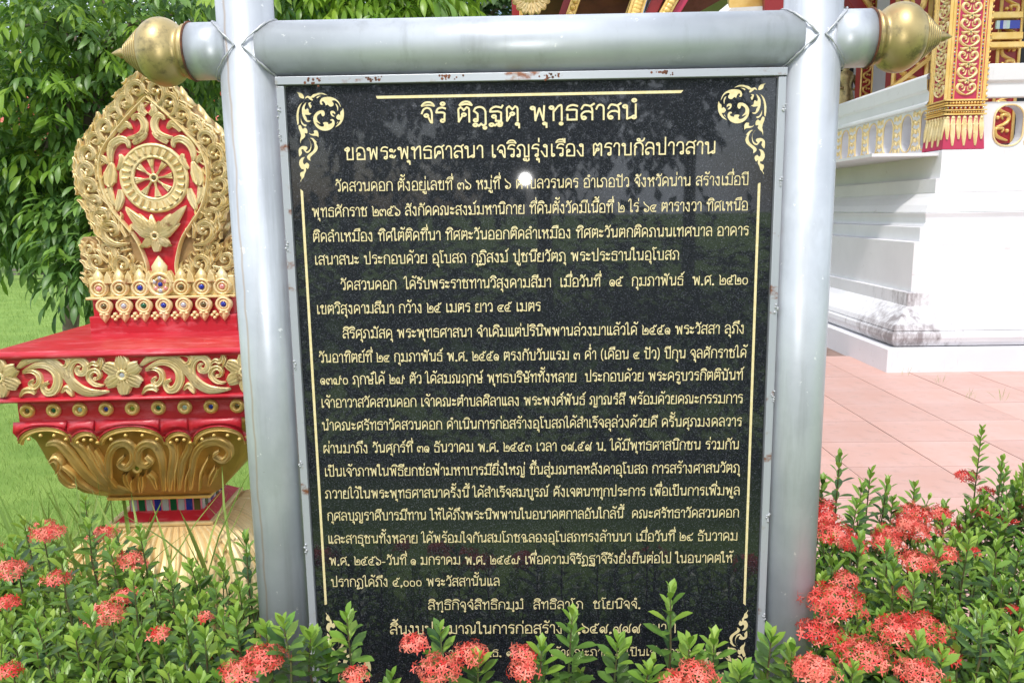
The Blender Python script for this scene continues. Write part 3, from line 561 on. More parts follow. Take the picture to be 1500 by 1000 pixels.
oo = catmull(oL[::1], 2); ii = catmull(iL[:-2], 4)
def along(P, t):
    P = np.array(P); d = np.r_[0, np.cumsum(np.linalg.norm(np.diff(P, axis=0), axis=1))]; return np.array([np.interp(t * d[-1], d, P[:, k]) for k in range(3)])
for k in range(11):
    t0 = .045 + .93 * k / 10.3; a = along(oo, t0); b_ = along(ii, min(1, t0 * .86)); cpt = a * .47 + b_ * .53; wd = np.linalg.norm(a - b_)
    tg = along(oo, min(1, t0 + .04)) - along(oo, max(0, t0 - .04)); an = math.atan2(tg[2], tg[0]) + PI / 2
    for fl_ in (1, -1):
        mb = MB(); cc = (cpt[0], cpt[2]) if fl_ == 1 else (2 * AX - cpt[0], cpt[2]); jj = R.uniform(-.28, .28); scroll_unit(mb, cc, (an if fl_ == 1 else -an) + jj, wd * R.uniform(.50, .60), fl_)
        obj('border_scroll', mb, M_GOLD, stele, True)
for fl_ in (1, -1):      # bottom horns and big scrolls
    for (px_, py_, sc, an) in ((205, 735, .040, .6), (300, 745, .044, -.1), (360, 765, .026, .3), (255, 800, .030, 1.0), (175, 690, .026, .2), (185, 795, .028, .6), (285, 690, .030, -.3), (320, 800, .026, .4), (240, 685, .024, .3)):
        c_ = L(*K2(px_, py_), YL); cc = (c_[0], c_[2]) if fl_ == 1 else (2 * AX - c_[0], c_[2])
        mb = MB(); scroll_unit(mb, cc, an * fl_, sc, fl_); obj('corner_scroll', mb, M_GOLD, stele, True)
# spikes of the side edge, behind the face
for fl_ in (-1,):
    mb = MB()
    for k in range(16):
        t0 = .08 + k / 17; p = along(oo, t0); tg = along(oo, min(1, t0 + .03)) - along(oo, t0 - .03); nn = np.array([tg[2], 0, -tg[0]]); nn = -_n(nn) if nn[0] > 0 else _n(nn)
        a = p + nn * -.004 + np.array([0, .035 + .03 * (k % 2), .0]); q = a + nn * .017 - _n(tg) * .022
        PP = [a + _n(tg) * .02, a + nn * .006, q]
        if fl_ == -1: PP = mir(PP)
        mb.tube(PP, [.014, .014, .002], 7)
    obj('side_spikes', mb, M_GOLD, stele, True)
# field scrolls
FLD = [([(600, 480), (612, 448), (655, 442), (698, 505), (690, 585), (630, 628), (545, 640)], [10, 20, 26, 30, 30, 24, 8]), ([(470, 590), (495, 540), (540, 515), (585, 560)], [10, 26, 28, 6]),
       ([(600, 690), (640, 660), (690, 625), (725, 590)], [16, 26, 24, 6]), ([(560, 735), (545, 675), (480, 655), (412, 700), (388, 780), (398, 860)], [8, 24, 32, 34, 26, 12]),
       ([(480, 790), (500, 850), (455, 935)], [8, 30, 8]), ([(285, 800), (330, 830), (372, 880)], [6, 26, 8]), ([(690, 330), (672, 385), (720, 430)], [6, 32, 20]), ([(770, 310), (790, 360), (800, 420)], [5, 26, 8]),
       ([(405, 860), (390, 960), (385, 1050), (400, 1090)], [8, 52, 50, 6])]
for pts, w in FLD:
    P = [L(*K3(*p), YL) for p in pts]; s_ = .37 / 1000 * .98
    for Q in (P, mir(P)): mb = MB(); ribbon(mb, Q, [x * .00041 for x in w], h=.013, ridges=3); obj('field_scroll', mb, M_GOLD, stele, True)
for pts, w in [([(590, 480), (600, 540), (625, 600), (640, 640)], [10, 26, 22, 5]), ([(680, 470), (670, 530), (650, 600)], [26, 22, 5])]:
    P = [L(*K4(*p), YL) for p in pts]
    for Q in (P, mir(P)): mb = MB(); ribbon(mb, Q, [x * .00056 for x in w], h=.011, ridges=3); obj('field_scroll', mb, M_GOLD, stele, True)
# wheel
wc = L(226, 261, YL - .001); u1 = .00215 # metres per photo pixel there
wheel = MB(); ringm(wheel, wc, 47 * u1, 3.2 * u1, m=0, n=48); ringm(wheel, wc, 30.5 * u1, 2.6 * u1, n=40)
wheel = obj('wheel', wheel, M_GOLD, stele, True)
mb = MB(); mb.lathe([(31 * u1, 0), (31 * u1, .004), (46 * u1, .004), (46 * u1, 0)], 40, 0, Matrix.Translation(Vector(wc)) @ Matrix.Rotation(PI / 2, 4, 'X')); obj('wheel_band', mb, M_GOLD, wheel)
bead = MB()
for k in (-1, 0, 1): ribbon(bead, [(k * .003, 0, .009), (k * .0034, -.001, -.0095)], [.0021, .0013], h=.006, ridges=1, n=3, q=7)
ribbon(bead, [(0, 0, .013), (0, 0, .006), (0, 0, -.008)], [.0105, .0085, .003], h=.010, ridges=1, n=2)
bme = mesh(bead, 'bead', True); bme.materials.append(M_GOLD)
for k in range(24):
    th = 2 * PI * k / 24; o = obj('wheel_bead', bme, M_GOLD, wheel); o.location = (wc[0] + 38.5 * u1 * math.cos(th), wc[1] - .003, wc[2] + 38.5 * u1 * math.sin(th)); o.rotation_euler = (0, -th + PI / 2, 0)
for k in range(8):
    th = 2 * PI * k / 8 + .12; d = np.array([math.cos(th), 0, math.sin(th)]); mb = MB(); ribbon(mb, [wc + d * 4 * u1, wc + d * 14 * u1, wc + d * 20 * u1, wc + d * 27 * u1], [1.6 * u1, 1.3 * u1, 3.2 * u1, 5.5 * u1], h=.008, ridges=3, n=3); obj('spoke', mb, M_GOLD, wheel, True)
mb = MB(); ringm(mb, wc + np.array([0, -.003, 0]), 5 * u1, 1.8 * u1, n=20); obj('hub', mb, M_GOLD, wheel, True)
mb = MB(); dome(mb, wc, 4 * u1, h=.004); obj('mirror', mb, GEMS[4], wheel, True)
fc = L(229.5, 345.5, YL - .002)
def flower(name, c, r, n, parent, a0=0, gm=None, mt=None, nrm=(0, -1, 0)):
    mb = MB()
    for k in range(n): petal(mb, c, a0 + 2 * PI * k / n, r, r * (2.35 / n), nrm, r * .26, notch=.35, ridges=4)
    ringm(mb, np.array(c) + np.array([0, -r * .16, 0]), r * .22, r * .09, nrm, n=20); dome(mb, c, r * .3, nrm, h=r * .12)
    o = obj(name, mb, mt or M_GOLD, parent, True)
    if gm is not None: mb = MB(); dome(mb, np.array(c) + np.array([0, -r * .13, 0]), r * .17, nrm, h=r * .06); obj('mirror', mb, gm, o, True)
    return o
for q, wd in (((184, 303), 12), ((204, 313), 11), ((222, 314), 8), ((250, 313), 11), ((273, 301), 12), ((192, 328), 9), ((264, 327), 9), ((205, 362), 7), ((252, 360), 7)):
    e_ = L(*q, YL - .001); mb = MB(); m_ = (fc + e_) / 2 + np.array([0, -.006, -.006]); ribbon(mb, [fc, m_, e_], [4 * u1, wd * u1 * .85, .6 * u1], h=.014, ridges=4); obj('acanthus_leaf', mb, M_GOLD, stele, True)
flower('carved_flower', fc + np.array([0, -.006, 0]), 23 * u1, 7, stele, PI / 2 + .45, GEMS[4])
# band of gems under the leaf
PY = YL - .03
zA, zBb = L(238, 405, PY)[2], L(238, 434, PY)[2]; xa, xb = L(128, 430, PY)[0], 2 * AX - L(128, 430, PY)[0]
mb = MB(); mb.box((AX, PY + .11, (zA + zBb) / 2), (xb - xa, .19, zA - zBb)); obj('gem_band', mb, M_GOLD, stele, bevel=.004)
mb = MB(); mb.box((AX, PY + .10, zBb - .003), (xb - xa + .012, .21, .008)); obj('ledge', mb, M_GOLD, stele, bevel=.002)
def pointed(mb, c, r, up=1, h=.01, y=0):
    c = np.array(c); pts = [(c[0] + r * math.cos(a), c[2] + up * r * .9 * math.sin(a)) for a in np.linspace(-1.25 * PI, .25 * PI, 15)] + [(c[0] + r * .5, c[2] + up * r * 1.05), (c[0] + r * .55, c[2] + up * r * 1.3), (c[0], c[2] + up * r * 2.05), (c[0] - r * .55, c[2] + up * r * 1.3), (c[0] - r * .5, c[2] + up * r * 1.05)]
    mb.prism(pts, c[1] - h * .5, c[1] + .006); ringm(mb, (c[0], c[1] - h * .5, c[2]), r * .78, r * .16, n=18, q=6, flat=1.2); ringm(mb, (c[0], c[1] - h * .5, c[2]), r * .45, r * .12, n=14, q=6)
xs = np.linspace(xa + .035, xb - .035, 7)
for k, x_ in enumerate(xs):
    mb = MB(); big = k == 3; r_ = .044 if big else .030
    pointed(mb, (x_, PY + .010, (zA + zBb) / 2 + (.006 if big else -.004)), r_, 1); o = obj('gem_setting', mb, M_GOLD, stele, True)
    for gi, (gx, gz) in enumerate([(0, 0)] if not big else [(0, 0), (-.018, .008), (.0, .02), (.018, .010), (-.014, -.012), (.016, -.012), (0, -.02)]):
        mb = MB(); dome(mb, (x_ + gx, PY + .003, (zA + zBb) / 2 + gz - (.004 if not big else -.006)), .0085 if not big else .0075, h=.004); obj('mirror', mb, GEMS[[6, 4, 0, 0, 4, 0, 6][k] if not big else [0, 5, 5, 6, 6, 6, 5][gi]], o, True)
for k in range(6):
    mb = MB(); x_ = (xs[k] + xs[k + 1]) / 2; pts = [(x_ - .013, zA - .02), (x_ - .009, zA + .004), (x_, zA + .02), (x_ + .009, zA + .004), (x_ + .013, zA - .02)]; mb.prism(pts, PY - .002, PY + .02); obj('band_point', mb, M_GOLD, stele, bevel=.002)
# red plinth with hanging pendants
z1_, z0_ = L(238, 436, PY)[2], L(243, 489, PY)[2]
mb = MB(); mb.box((AX, PY + .115, (z1_ + z0_) / 2), (xb - xa - .01, .2, z1_ - z0_)); obj('plinth', mb, M_RED, stele, bevel=.004)
mb = MB(); zq = L(243, 462, PY)[2]; mb.box((AX, PY + .11, (zq + z0_) / 2), (xb - xa + .008, .214, zq - z0_)); obj('plinth_step', mb, M_RED, stele, bevel=.003)
for k in range(8):
    x_ = L(153 + 29.2 * k, 450, PY)[0]; zc = L(238, 447, PY)[2]
    if x_ > xb: break
    mb = MB(); pointed(mb, (x_, PY + .004, zc), .0265, -1, h=.014)
    for s_ in (-1, 1): dome(mb, (x_ + s_ * .009, PY - .004, zc - .026), .006, h=.008, n=8)
    ribbon(mb, [(x_, PY - .003, zc - .024), (x_, PY - .003, zc - .036), (x_, PY - .003, zc - .052)], [.006, .010, .001], h=.007, ridges=1, n=3)
    o = obj('pendant', mb, M_GOLD3, stele, True); mb = MB(); dome(mb, (x_, PY - .004, zc), .0088, h=.005); obj('mirror', mb, GEMS[[4, 5, 1, 0, 5, 4, 0, 1][k]], o, True)
    mb = MB(); zz = zc - .026
    for dx_, dz_, r_ in ((0, 0, .007), (-.008, -.008, .006), (.008, -.008, .006), (0, -.016, .006)): dome(mb, (x_ + .033 + dx_, PY - .002, zz + dz_), r_, h=.007, n=8)
    if x_ + .033 < xb: obj('pendant_blossom', mb, M_GOLD3, stele, True)
# slab
HS = .392
mb = MB(); mb.loft([(1.118, (HS, HS)), (1.124, (HS - .008, HS - .008)), (1.135, (.30, .26))]); obj('slab_top', mb, M_RED, stele)
mb = MB(); mb.loft([(1.100, HS - .012), (1.104, HS + .002), (1.113, HS + .004), (1.118, HS)], cap=True); obj('slab_lip', mb, M_RED, stele, True)
mb = MB(); mb.loft([(.985, HS - .014), (1.100, HS - .014)]); obj('frieze_panel', mb, M_RED, stele)
mb = MB(); mb.loft([(.972, HS - .016), (.975, HS + .002), (.983, HS + .003), (.988, HS - .012)]); obj('slab_lip', mb, M_RED, stele, True)
YF = -(HS - .014)
K6 = lambda x, y: (x / 6.25, 480 + y / 6.25)
FRZ = [([(170, 370), (250, 300), (360, 268), (450, 290), (540, 350), (620, 440), (700, 530), (800, 585), (900, 592), (1010, 580)], [10, 30, 34, 32, 30, 32, 36, 34, 24, 6], 4),
       ([(215, 400), (330, 345), (430, 345), (510, 400), (535, 490), (500, 575), (435, 590), (405, 530), (455, 495)], [8, 22, 28, 32, 34, 34, 28, 20, 10], 3),
       ([(215, 412), (300, 395), (360, 430), (368, 500), (320, 545), (288, 500), (325, 470)], [6, 18, 24, 28, 24, 18, 8], 2),
       ([(700, 520), (650, 440), (640, 360), (680, 300), (745, 295), (795, 345), (775, 410), (725, 410), (712, 365), (750, 352)], [8, 24, 30, 30, 28, 28, 26, 22, 14, 6], 3),
       ([(960, 525), (880, 515), (825, 465), (830, 410), (880, 385), (920, 420), (905, 460), (868, 455)], [6, 20, 26, 26, 24, 20, 16, 8], 2),
       ([(485, 290), (560, 262), (630, 285), (620, 340), (580, 350)], [4, 20, 26, 22, 8], 2), ([(190, 640), (230, 580), (290, 570), (335, 600)], [3, 26, 30, 10], 2), ([(575, 590), (615, 550), (650, 580), (680, 625)], [10, 28, 28, 5], 2),
       ([(815, 350), (860, 320), (905, 330), (930, 250)], [8, 22, 24, 4], 2), ([(930, 380), (945, 320), (935, 255)], [10, 20, 4], 2)]
fx = [L(2, 550, YF)[0], L(182, 548, YF)[0]]; per = fx[1] - fx[0]
for rep in (0, 1):
    for pts, w, rg in FRZ:
        P = [L(*K6(*p), YF) + np.array([rep * per, 0, 0]) for p in pts]; mb = MB(); ribbon(mb, P, [x * .00041 for x in w], h=.013, ridges=rg); obj('frieze_scroll', mb, M_GOLD, stele, True)
for k in range(3):
    c_ = L(182, 548, YF); c_[0] = fx[0] + per * k; flower('frieze_flower', c_ + np.array([0, -.005, 0]), .0575, 6, stele, PI / 2, GEMS[[1, 5, 1][k]])
# ring band
CXZ = lambda z: -.036 * min(1, max(0, (.93 - z) / .33))
mb = MB(); mb.loft([(.905, .345), (.972, .345)]); obj('ring_band', mb, M_RED, stele)
for k in range(9):
    c_ = L(41 + 38.3 * k, 602 - k * 1.6, -.345); mb = MB(); c_[2] = .940; ringm(mb, c_ + np.array([0, -.002, 0]), .0145, .0078, n=24, q=10); o = obj('gold_ring', mb, M_GOLD2, stele, True)
    mb = MB(); dome(mb, c_, .0088, h=.004); obj('mirror', mb, GEMS[[4, 1, 2, 0, 3, 1, 2, 0, 4][k]], o, True)
BLV = [(.600, .160), (.615, .185), (.635, .215), (.665, .240), (.70, .262), (.735, .279), (.77, .291), (.81, .303), (.84, .313), (.865, .330), (.885, .345), (.905, .342)]
bz = [a for a, _ in BLV]; bh = [a for _, a in BLV]
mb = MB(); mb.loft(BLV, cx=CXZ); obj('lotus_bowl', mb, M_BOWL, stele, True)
bsurf = lambda z: -float(np.interp(z, bz, bh)) - .001
K8 = lambda x, y: (40 + x / 4.412, 600 + y / 4.412)
# red scalloped skirt
ARC = [(-40, 300), (300, 480), (480, 900), (900, 1080), (1080, 1420)]
for a, b_ in ARC:
    big = b_ - a > 250; hgt = 95 if big else 70; ytop = 60 if big else 62
    arcp = [K8(a + (b_ - a) * (.5 - .5 * math.cos(th)), (160 if big else 165) - hgt * math.sin(th) + 30) for th in np.linspace(0, PI, 13)]
    P = [L(*p, bsurf) + np.array([0, -.010, 0]) for p in arcp]
    top = [np.array([p[0], -.346, .906]) for p in P]
    mb = MB(); n_ = len(P)
    mid = [(p * .5 + q * .5) + np.array([0, -.018, 0]) for p, q in zip(P, top)]
    mb.add([*P, *mid, *top], [(i, i + 1, n_ + i + 1, n_ + i) for i in range(n_ - 1)] + [(n_ + i, n_ + i + 1, 2 * n_ + i + 1, 2 * n_ + i) for i in range(n_ - 1)])
    ribbon(mb, P, [.006] * 2, h=.010, ridges=1, n=2); obj('scalloped_skirt', mb, M_RED, stele, True)
    P2 = [p + np.array([0, .004, -.012]) for p in P]; mb = MB(); ribbon(mb, P2, [.009] * 2, h=.007, ridges=2, n=2)
    for q in range(3, 10, 2): dome(mb, P2[q] + np.array([0, -.001, -.018]), .0055, h=.004, n=8)
    obj('petal_rim', mb, M_GOLD2, stele, True)
BOW = [([(545, 500), (532, 400), (530, 300), (570, 225), (640, 205), (692, 255), (690, 325), (645, 365), (600, 335), (635, 290)], [12, 18, 22, 26, 26, 26, 26, 22, 16, 8], 3),
       ([(892, 505), (885, 400), (872, 300), (830, 225), (770, 212), (722, 255), (722, 320), (768, 350), (808, 325), (772, 290)], [12, 18, 22, 26, 26, 26, 26, 22, 16, 8], 3),
       ([(130, 215), (200, 205), (275, 270), (350, 370), (440, 455), (560, 510), (660, 525)], [6, 24, 30, 30, 28, 20, 5], 3), ([(290, 185), (350, 240), (410, 320), (470, 410), (560, 480), (690, 522)], [6, 24, 28, 26, 20, 5], 3),
       ([(400, 215), (440, 290), (470, 350), (530, 430), (600, 500)], [5, 18, 22, 18, 4], 2), ([(450, 240), (490, 320), (520, 400), (570, 470)], [5, 14, 14, 4], 2),
       ([(150, 330), (190, 300), (220, 340), (200, 400)], [8, 26, 30, 8], 2), ([(215, 380), (240, 430), (290, 470), (350, 465)], [8, 30, 28, 5], 2), ([(230, 340), (300, 400), (360, 470), (470, 520)], [8, 20, 20, 4], 2),
       ([(915, 190), (950, 250), (945, 340), (930, 430), (930, 510)], [12, 24, 26, 22, 8], 3), ([(1060, 160), (1050, 240), (1010, 320), (995, 420), (990, 508)], [12, 24, 24, 20, 6], 3), ([(985, 200), (985, 300), (965, 400), (962, 505)], [6, 14, 14, 5], 1),
       ([(1062, 505), (1068, 400), (1085, 290), (1140, 215), (1230, 195), (1300, 230), (1310, 285), (1265, 318), (1215, 285), (1245, 258)], [8, 20, 24, 26, 28, 26, 24, 20, 14, 6], 3), ([(1120, 500), (1130, 400), (1180, 290)], [6, 16, 5], 1), ([(1030, 505), (1035, 430), (1060, 360)], [6, 12, 4], 1),
       ([(640, 400), (650, 450), (690, 505)], [16, 24, 5], 2), ([(745, 410), (742, 470), (745, 525)], [14, 26, 4], 2), ([(790, 395), (820, 430), (850, 500)], [16, 24, 5], 2), ([(690, 430), (680, 470), (700, 515)], [8, 16, 4], 1), ([(1230, 360), (1200, 420), (1180, 480)], [16, 26, 5], 2)]
for pts, w, rg in BOW:
    P = [L(*K8(*p), bsurf) for p in pts]; mb = MB(); ribbon(mb, P, [x * .00052 for x in w], (0, -1, -.35), h=.021, ridges=rg); obj('bowl_scroll', mb, M_GOLD2, stele, True)
c_ = L(*K8(713, 375), bsurf); mb = MB(); ringm(mb, c_ + np.array([0, -.004, 0]), .0115, .005, n=20); o = obj('gold_ring', mb, M_GOLD2, stele, True); mb = MB(); dome(mb, c_, .009, h=.004); obj('mirror', mb, GEMS[3], o, True)
cl = -.036
mb = MB(); mb.loft([(.588, .166), (.600, .170)], cx=lambda z: cl); obj('bowl_foot', mb, M_GOLD2, stele, bevel=.003)
mb = MB(); mb.loft([(.515, .118), (.590, .118)], cx=lambda z: cl); neck = obj('neck', mb, M_PINK, stele)
for f_ in range(4):
    for k in range(9):
        x_ = -.104 + k * .026; gmat = GEMS[[5, 1, 5, 0, 5, 1, 5, 0, 4][k]]; mb = MB(); mb.box((0, 0, 0), (.020, .004, .062)); o = obj('mirror_strip', mb, gmat, neck)
        a = f_ * PI / 2; o.location = (cl + x_ * math.cos(a) + .1195 * math.sin(a), x_ * math.sin(a) - .1195 * math.cos(a), .553); o.rotation_euler = (R.uniform(-.02, .02), 0, a)
mb = MB(); mb.loft([(.495, .166), (.506, .168), (.508, .160)], cx=lambda z: cl); obj('rim_lip', mb, M_GOLD3, stele, bevel=.003)
mb = MB(); mb.loft([(.506, .158), (.530, .126), (.534, .12)], cx=lambda z: cl); obj('sloped_ledge', mb, M_RED, stele)
FLV = [(.150, .315), (.17, .338), (.21, .342), (.26, .335), (.32, .320), (.37, .300), (.42, .274), (.455, .245), (.48, .205), (.494, .160)]
fz = [a for a, _ in FLV]; fh = [a for _, a in FLV]
mb = MB(); mb.loft(FLV, cx=lambda z: cl); obj('lotus_base', mb, M_GOLD3, stele, True)
for f_ in range(2):       # ribs on the front and right faces
    for k in range(19):
        u = -1 + 2 * k / 18; P = []
        bend = R.uniform(-.02, .02)
        for z in (.492, .48, .455, .42, .36, .28, .17):
            h_ = float(np.interp(z, fz, fh)); x_ = h_ * u * .97 + bend * (1 - abs(u)) * (z < .4); P.append((cl + x_, -h_ - .001, z) if f_ == 0 else (cl + h_ + .001, x_, z))
        P = P[:R.choice([4, 5, 7, 7])]; mb = MB(); ribbon(mb, P, [.004, .007, .010, .012, .005], (0, -1, .4) if f_ == 0 else (1, 0, .4), h=.013, ridges=R.choice([1, 2])); obj('base_rib', mb, M_GOLD3, stele, True)
flower('base_flower', (cl + .21, -.335, .26), .045, 7, stele, .3, GEMS[3], M_GOLD3, (0, -1, .3))
for k in range(4): mb = MB(); scroll_unit(mb, (cl - .2 + k * .13, .24 + .02 * (k % 2)), .3 * (-1) ** k, .028, (-1) ** k, y=-.335); obj('base_scroll', mb, M_GOLD3, stele, True)
mb = MB(); mb.loft([(.085, .335), (.150, .335)], cx=lambda z: cl); obj('base_band', mb, M_RED, stele, bevel=.003)
for k in range(9):
    for f_ in range(2):
        u = -.29 + k * .0725; c_ = np.array([cl + u, -.337, .118]) if f_ == 0 else np.array([cl + .337, u, .118]); nr = (0, -1, 0) if f_ == 0 else (1, 0, 0)
        mb = MB(); ringm(mb, c_, .017, .0085, nr, n=20); obj('gold_ring', mb, M_GOLD2, stele, True)
mb = MB(); mb.loft([(-.02, .40), (.05, .40), (.085, .37)], cx=lambda z: cl); obj('base_step', mb, M_PINK, stele, bevel=.004)

# ------------------------------------------------------------ temple hall on the right
TX, TY = 3.245, 7.02
hall = thing('temple_hall', 'white temple hall with stepped moulded base, balustrade and gilded red pillar', 'temple', (TX, TY, 0))
def bandloft(levels, name, m=M_WHITE, bev=.006):
    mb = MB(); vs = []
    for z, d in levels: vs += [(d, 9, z), (d, d, z), (9, d, z)]
    k = len(levels); fs = []
    for i in range(k - 1):
        for j in range(2): fs.append((3 * i + j, 3 * i + j + 1, 3 * i + 4 + j, 3 * i + 3 + j))
    mb.add(vs, fs); o = obj(name, mb, m, hall); 
    b_ = o.modifiers.new('b', 'BEVEL'); b_.width = bev; b_.segments = 3; b_.limit_method = 'ANGLE'; b_.angle_limit = .5
    return o
bandloft([(-.01, 0), (.222, 0), (.224, .20)], 'base_step')
bandloft([(.224, .135), (.235, .10), (.27, .075), (.31, .062), (.35, .068), (.372, .09), (.375, .115)], 'roll_moulding', M_MOULD, bev=.002)
bandloft([(.376, .085), (.42, .105), (.47, .165), (.53, .235), (.572, .275), (.574, .285), (.70, .285), (.703, .345)], 'cove_moulding', M_MOULD, bev=.004)
bandloft([(.704, .335), (1.162, .335), (1.165, .44)], 'base_wall')
bandloft([(1.166, .425), (1.297, .425), (1.30, .535)], 'band_moulding')
bandloft([(1.301, .50), (1.33, .515), (1.38, .51), (1.425, .495), (1.43, .53)], 'band_moulding')
bandloft([(1.431, .505), (1.50, .55), (1.57, .625), (1.612, .66), (1.614, .655), (1.745, .655), (1.748, .745)], 'cove_moulding')
bandloft([(1.749, .735), (2.015, .735), (2.017, 2.5)], 'floor_band')
DP = .745; PW = .375; PD = .375
# balustrades, left (along x = const) and front (along y = const)
def balustrade(name, kind):
    # built along +u from 0; slots with gold frames
    o = thing_part = bpy.data.objects.new(name, None); link(o, hall); return o
def oval(u0, u1, z0, z1, n=10):
    r = min((u1 - u0) / 2, .12); P = []
    for cx_, cz_, a0 in ((u1 - r, z1 - r, 0), (u0 + r, z1 - r, 90), (u0 + r, z0 + r, 180), (u1 - r, z0 + r, 270)):
        for k in range(n // 2 + 1): a = math.radians(a0 + 90 * k / (n // 2)); P.append((cx_ + r * math.cos(a), cz_ + r * math.sin(a)))
    return P
def balu(mapf, u_start, u_end, slots, z0=2.018, z1=2.46, th=.12):
    """wall with pierced oval slots: cells; mapf(u, depth, z)"""
    mb = MB(); frames = []
    edges = [u_start] + [(slots[i][1] + slots[i + 1][0]) / 2 for i in range(len(slots) - 1)] + [u_end]
    for i, (s0, s1) in enumerate(slots):
        c0, c1 = edges[i], edges[i + 1]; P = oval(s0, s1, z0 + .03, z1 - .03); n = len(P); cu, cz = (s0 + s1) / 2, (z0 + z1) / 2
        Q = []
        for (u, z) in P:       # project to the cell rectangle
            du, dz = u - cu, z - cz; k = min(((c1 - cu) if du > 0 else (cu - c0)) / max(abs(du), 1e-6), (z1 - cz) / max(abs(dz), 1e-6)); Q.append((cu + du * k, cz + dz * k))
        for (cxx, czz) in ((c1, z1), (c0, z1), (c0, z0), (c1, z0)):
            j = min(range(n), key=lambda q: (Q[q][0] - cxx) ** 2 + (Q[q][1] - czz) ** 2); Q[j] = (cxx, czz)
        vs = [mapf(u, 0, z) for u, z in P] + [mapf(u, 0, z) for u, z in Q] + [mapf(u, th, z) for u, z in P] + [mapf(u, th, z) for u, z in Q]
        fs = []
        for a in range(n):
            b_ = (a + 1) % n; fs += [(a, b_, n + b_, n + a), (2 * n + a, 3 * n + a, 3 * n + b_, 2 * n + b_), (a, 2 * n + a, 2 * n + b_, b_)]
        mb.add(vs, fs); fm = MB(); fm.tube([mapf(u, -.004, z) for u, z in P + [P[0]]], .009, 6, cap=False); frames.append(fm)
    o = obj('balustrade', mb, M_WHITE, hall)
    for fm in frames: obj('gold_edging', fm, M_GOLD3, o, True)
    for i in range(len(slots) - 1):
        cu = (slots[i][1] + slots[i + 1][0]) / 2; w = (slots[i + 1][0] - slots[i][1]) / 2; mb = MB()
        for k in range(5):
            z = z0 + .05 + k * (z1 - z0 - .1) / 4
            for s_ in (-1, 1):
                A = np.array(mapf(cu, 0, z)); Bq = np.array(mapf(cu + s_ * w * .7, 0, z + .03)); C_ = np.array(mapf(cu + s_ * w * .75, 0, z - .02)); nrm = np.array(mapf(0, -1, 0)) - np.array(mapf(0, 0, 0))
                ribbon(mb, [A, Bq, C_], [.008, .016, .004], nrm, h=.016, ridges=1, n=3, q=5)
            dome(mb, mapf(cu, 0, z), .024, nrm, h=.025, n=8)
        obj('gold_carving', mb, M_GOLD, o, True)
    return o
sl = [(7.31, 7.42), (7.57, 7.79), (7.95, 8.17), (8.31, 8.52), (8.66, 8.84), (9.01, 9.23), (9.40, 9.60), (9.78, 9.98)]
XB = 4.02 - TX
sl = [((a * 1.117) - TY, (b_ * 1.117) - TY) for a, b_ in sl]; sl[0] = (1.135, sl[0][1])
balu(lambda u, d, z: (XB + d, u, z), 1.10, 4.6, sl)
XF = DP + PW; YFb = .83
slf = [(XF + .135 + k * .50, XF + .415 + k * .50) for k in range(8)]
balu(lambda u, d, z: (u, YFb + d, z), XF - .02, XF + 4.4, slf)
for nm, prof in (('handrail', [(2.461, .0), (2.466, -.035), (2.50, -.035), (2.505, -.02), (2.60, -.02), (2.62, -.045), (2.75, -.055), (2.775, -.035), (2.78, .16)]),):
    mb = MB(); vs = [(XB + d, 1.10, z) for z, d in prof] + [(XB + d, 6.6, z) for z, d in prof]; n_ = len(prof); mb.add(vs, [(i, i + 1, n_ + i + 1, n_ + i) for i in range(n_ - 1)]); obj(nm, mb, M_WHITE, hall, bevel=.008)
    mb = MB(); vs = [(DP + .2, YFb + d, z + .03) for z, d in prof] + [(7, YFb + d, z + .03) for z, d in prof]; mb.add(vs, [(i, n_ + i, n_ + i + 1, i + 1) for i in range(n_ - 1)]); obj(nm, mb, M_WHITE, hall, bevel=.008)
# gilded pillar
pil = MB(); pil.box((DP + PW / 2, DP + PD / 2, 3.45), (PW - .05, PD - .05, 2.2)); pil = obj('gilded_pillar', pil, M_MAG, hall)
mb = MB()
vs = [(DP + .012, DP + .012, 2.33), (DP + PW - .012, DP + .012, 2.33), (DP + PW - .012, DP + PD - .012, 2.33), (DP + .012, DP + PD - .012, 2.33), (DP - .01, DP - .01, 2.018), (DP + PW + .01, DP - .01, 2.018), (DP + PW + .01, DP + PD + .01, 2.018), (DP - .01, DP + PD + .01, 2.018)]
mb.add(vs, [(0, 1, 5, 4), (1, 2, 6, 5), (2, 3, 7, 6), (3, 0, 4, 7), (0, 3, 2, 1)]); obj('pillar_foot', mb, M_MAG, pil)
def face(f_, u, d, z):   # two visible faces: 0 front, 1 left
    return (DP + u, DP + .025 - d, z) if f_ == 0 else (DP + .025 - d, DP + PW - u, z)
